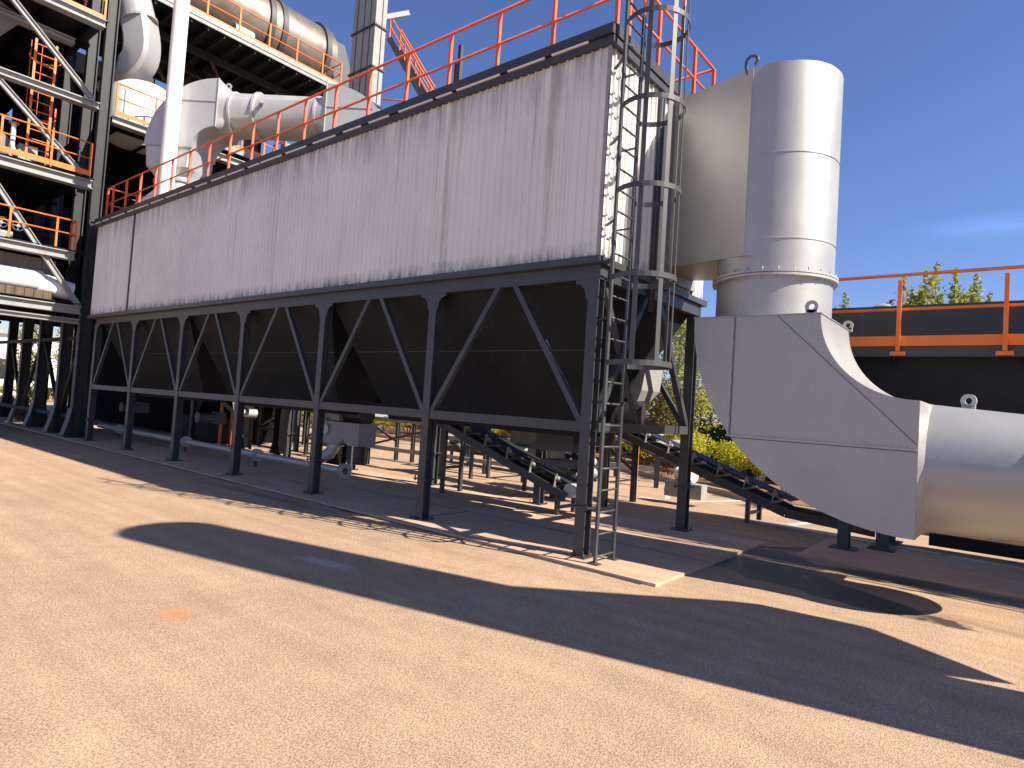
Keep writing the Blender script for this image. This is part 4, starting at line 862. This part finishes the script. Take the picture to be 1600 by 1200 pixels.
for i, (pr_, x, y, s_) in enumerate(spots): put(pr_, i > 0, (x,y,.05), i*1.7, s_, 'young yellowing tree seen between the end columns and the silver elbow' if i == 0 else 'young tree with sparse yellowing leaves beyond the bushes', 'tree', 'young trees beyond the planting bed')
spots = [(-2.6,25.5,.96),(-1.9,27,.82),(-.1,25.5,1.02),(.45,26,1.06),(1.1,25,1.07),(1.75,25.4,1.04),(2.3,25,1.0),(2.9,25.6,.92),(3.5,25,.86),(4.6,25,.8)]
for i, (x, y, s_) in enumerate(spots): put(T2, i > 0, (x,y,0), i*2.1, s_, 'thin leafy tree top just right of the silver cylinder, above the casing' if i == 0 else 'short leafy tree top beside the round vent cap above the casing' if i == 1 else 'tallest leafy tree top in the clump above the casing' if i == 4 else 'upright leafy tree top in the clump above the right hand casing', 'tree', 'tree tops above the casing')
spots = [(-8.8,15.4,.75),(-5.6,14.2,.7)]
for i, (x, y, s_) in enumerate(spots): put(T3, i > 0, (x,y,.05), i*1.1, s_, 'small copper-leaved shrub tree in front of the green fence, '+('farther from' if i == 0 else 'nearer to')+' the silver elbow', 'tree', 'copper-leaved shrub trees by the fence')
GF = thing('green_fence', (-6,17,0), 'dark green mesh fence behind the bushes', 'fence')
FP = [(-60,24),(-30,21.0),(-13,19.5),(-7,16.6),(-2.5,13.4),(3,11.4)]
for a, c_ in zip(FP, FP[1:]):
    m = MB(); m.bar((a[0],a[1],.85),(c_[0],c_[1],.85),.03,1.6); m.build('mesh_panel', 'fence', GF)
    m = MB(); L = (Vector(c_)-Vector(a)).length; n_ = max(2,int(L/1.2))
    for k in range(n_): x = a[0]+(c_[0]-a[0])*k/n_; y = a[1]+(c_[1]-a[1])*k/n_; m.bar((x,y-.03,0),(x,y-.03,1.72),.05,.05)
    m.build('post', 'fence', GF)
# far low buildings seen through the tower legs
for i, (x, y, wx, wy, h, lab) in enumerate(((-75,8,14,10,5.5,'pale low building glimpsed between the tower legs'),(-95,38,20,16,7,'distant pale shed beyond the trees at the left'))):
    b_ = thing('far_building', (x,y,0), lab, 'building')
    m = MB(); m.box((x-wx/2,y-wy/2,0),(x+wx/2,y+wy/2,h)); m.build('wall', 'white', b_)
    m = MB(); m.box((x-wx/2-.4,y-wy/2-.4,h),(x+wx/2+.4,y+wy/2+.4,h+.5)); m.build('roof', 'lgrey', b_)
    m = MB()
    for k in range(4): m.box((x+wx/2+.01,y-wy/2+1+k*2.3,1.4),(x+wx/2+.05,y-wy/2+2.4+k*2.3,3.2))
    m.build('window', 'dark', b_)
# far belt of trees closing the horizon
rnd = random.Random(9); m = MB()
for k in range(16000):
    x = rnd.uniform(-160,150); y = 95+rnd.uniform(-4,4)+abs(x)*.1; hh = 5+2.2*math.sin(x*.11)+1.6*math.sin(x*.37+1)
    leaf(m, Vector((x,y,hh*rnd.random()**.8)), 1.1, rnd)
o = m.build('far_wood', 'leaf_d'); o['kind'] = 'stuff'

rnd = random.Random(31); m = MB()
for k in range(900):
    a = rnd.uniform(0, 1); x = rnd.uniform(-9, 5.5); y = rnd.uniform(-5.6, -.45)
    if rnd.random() < .35: x = rnd.uniform(1.3, 4.4); y = rnd.uniform(.2, 2.7)
    q = rnd.uniform(.003, .009); p = Vector((x, y, 0)); an = rnd.uniform(0, 6.28)
    m.add([p+Vector((math.cos(an+i*2.1)*q*rnd.uniform(.8,1.4), math.sin(an+i*2.1)*q*rnd.uniform(.8,1.4), 0)) for i in range(3)]+[p+V(0,0,q*.8)], [(0,1,3),(1,2,3),(2,0,3)])
struct(m.build('grit', 'kerb'), 'stuff')
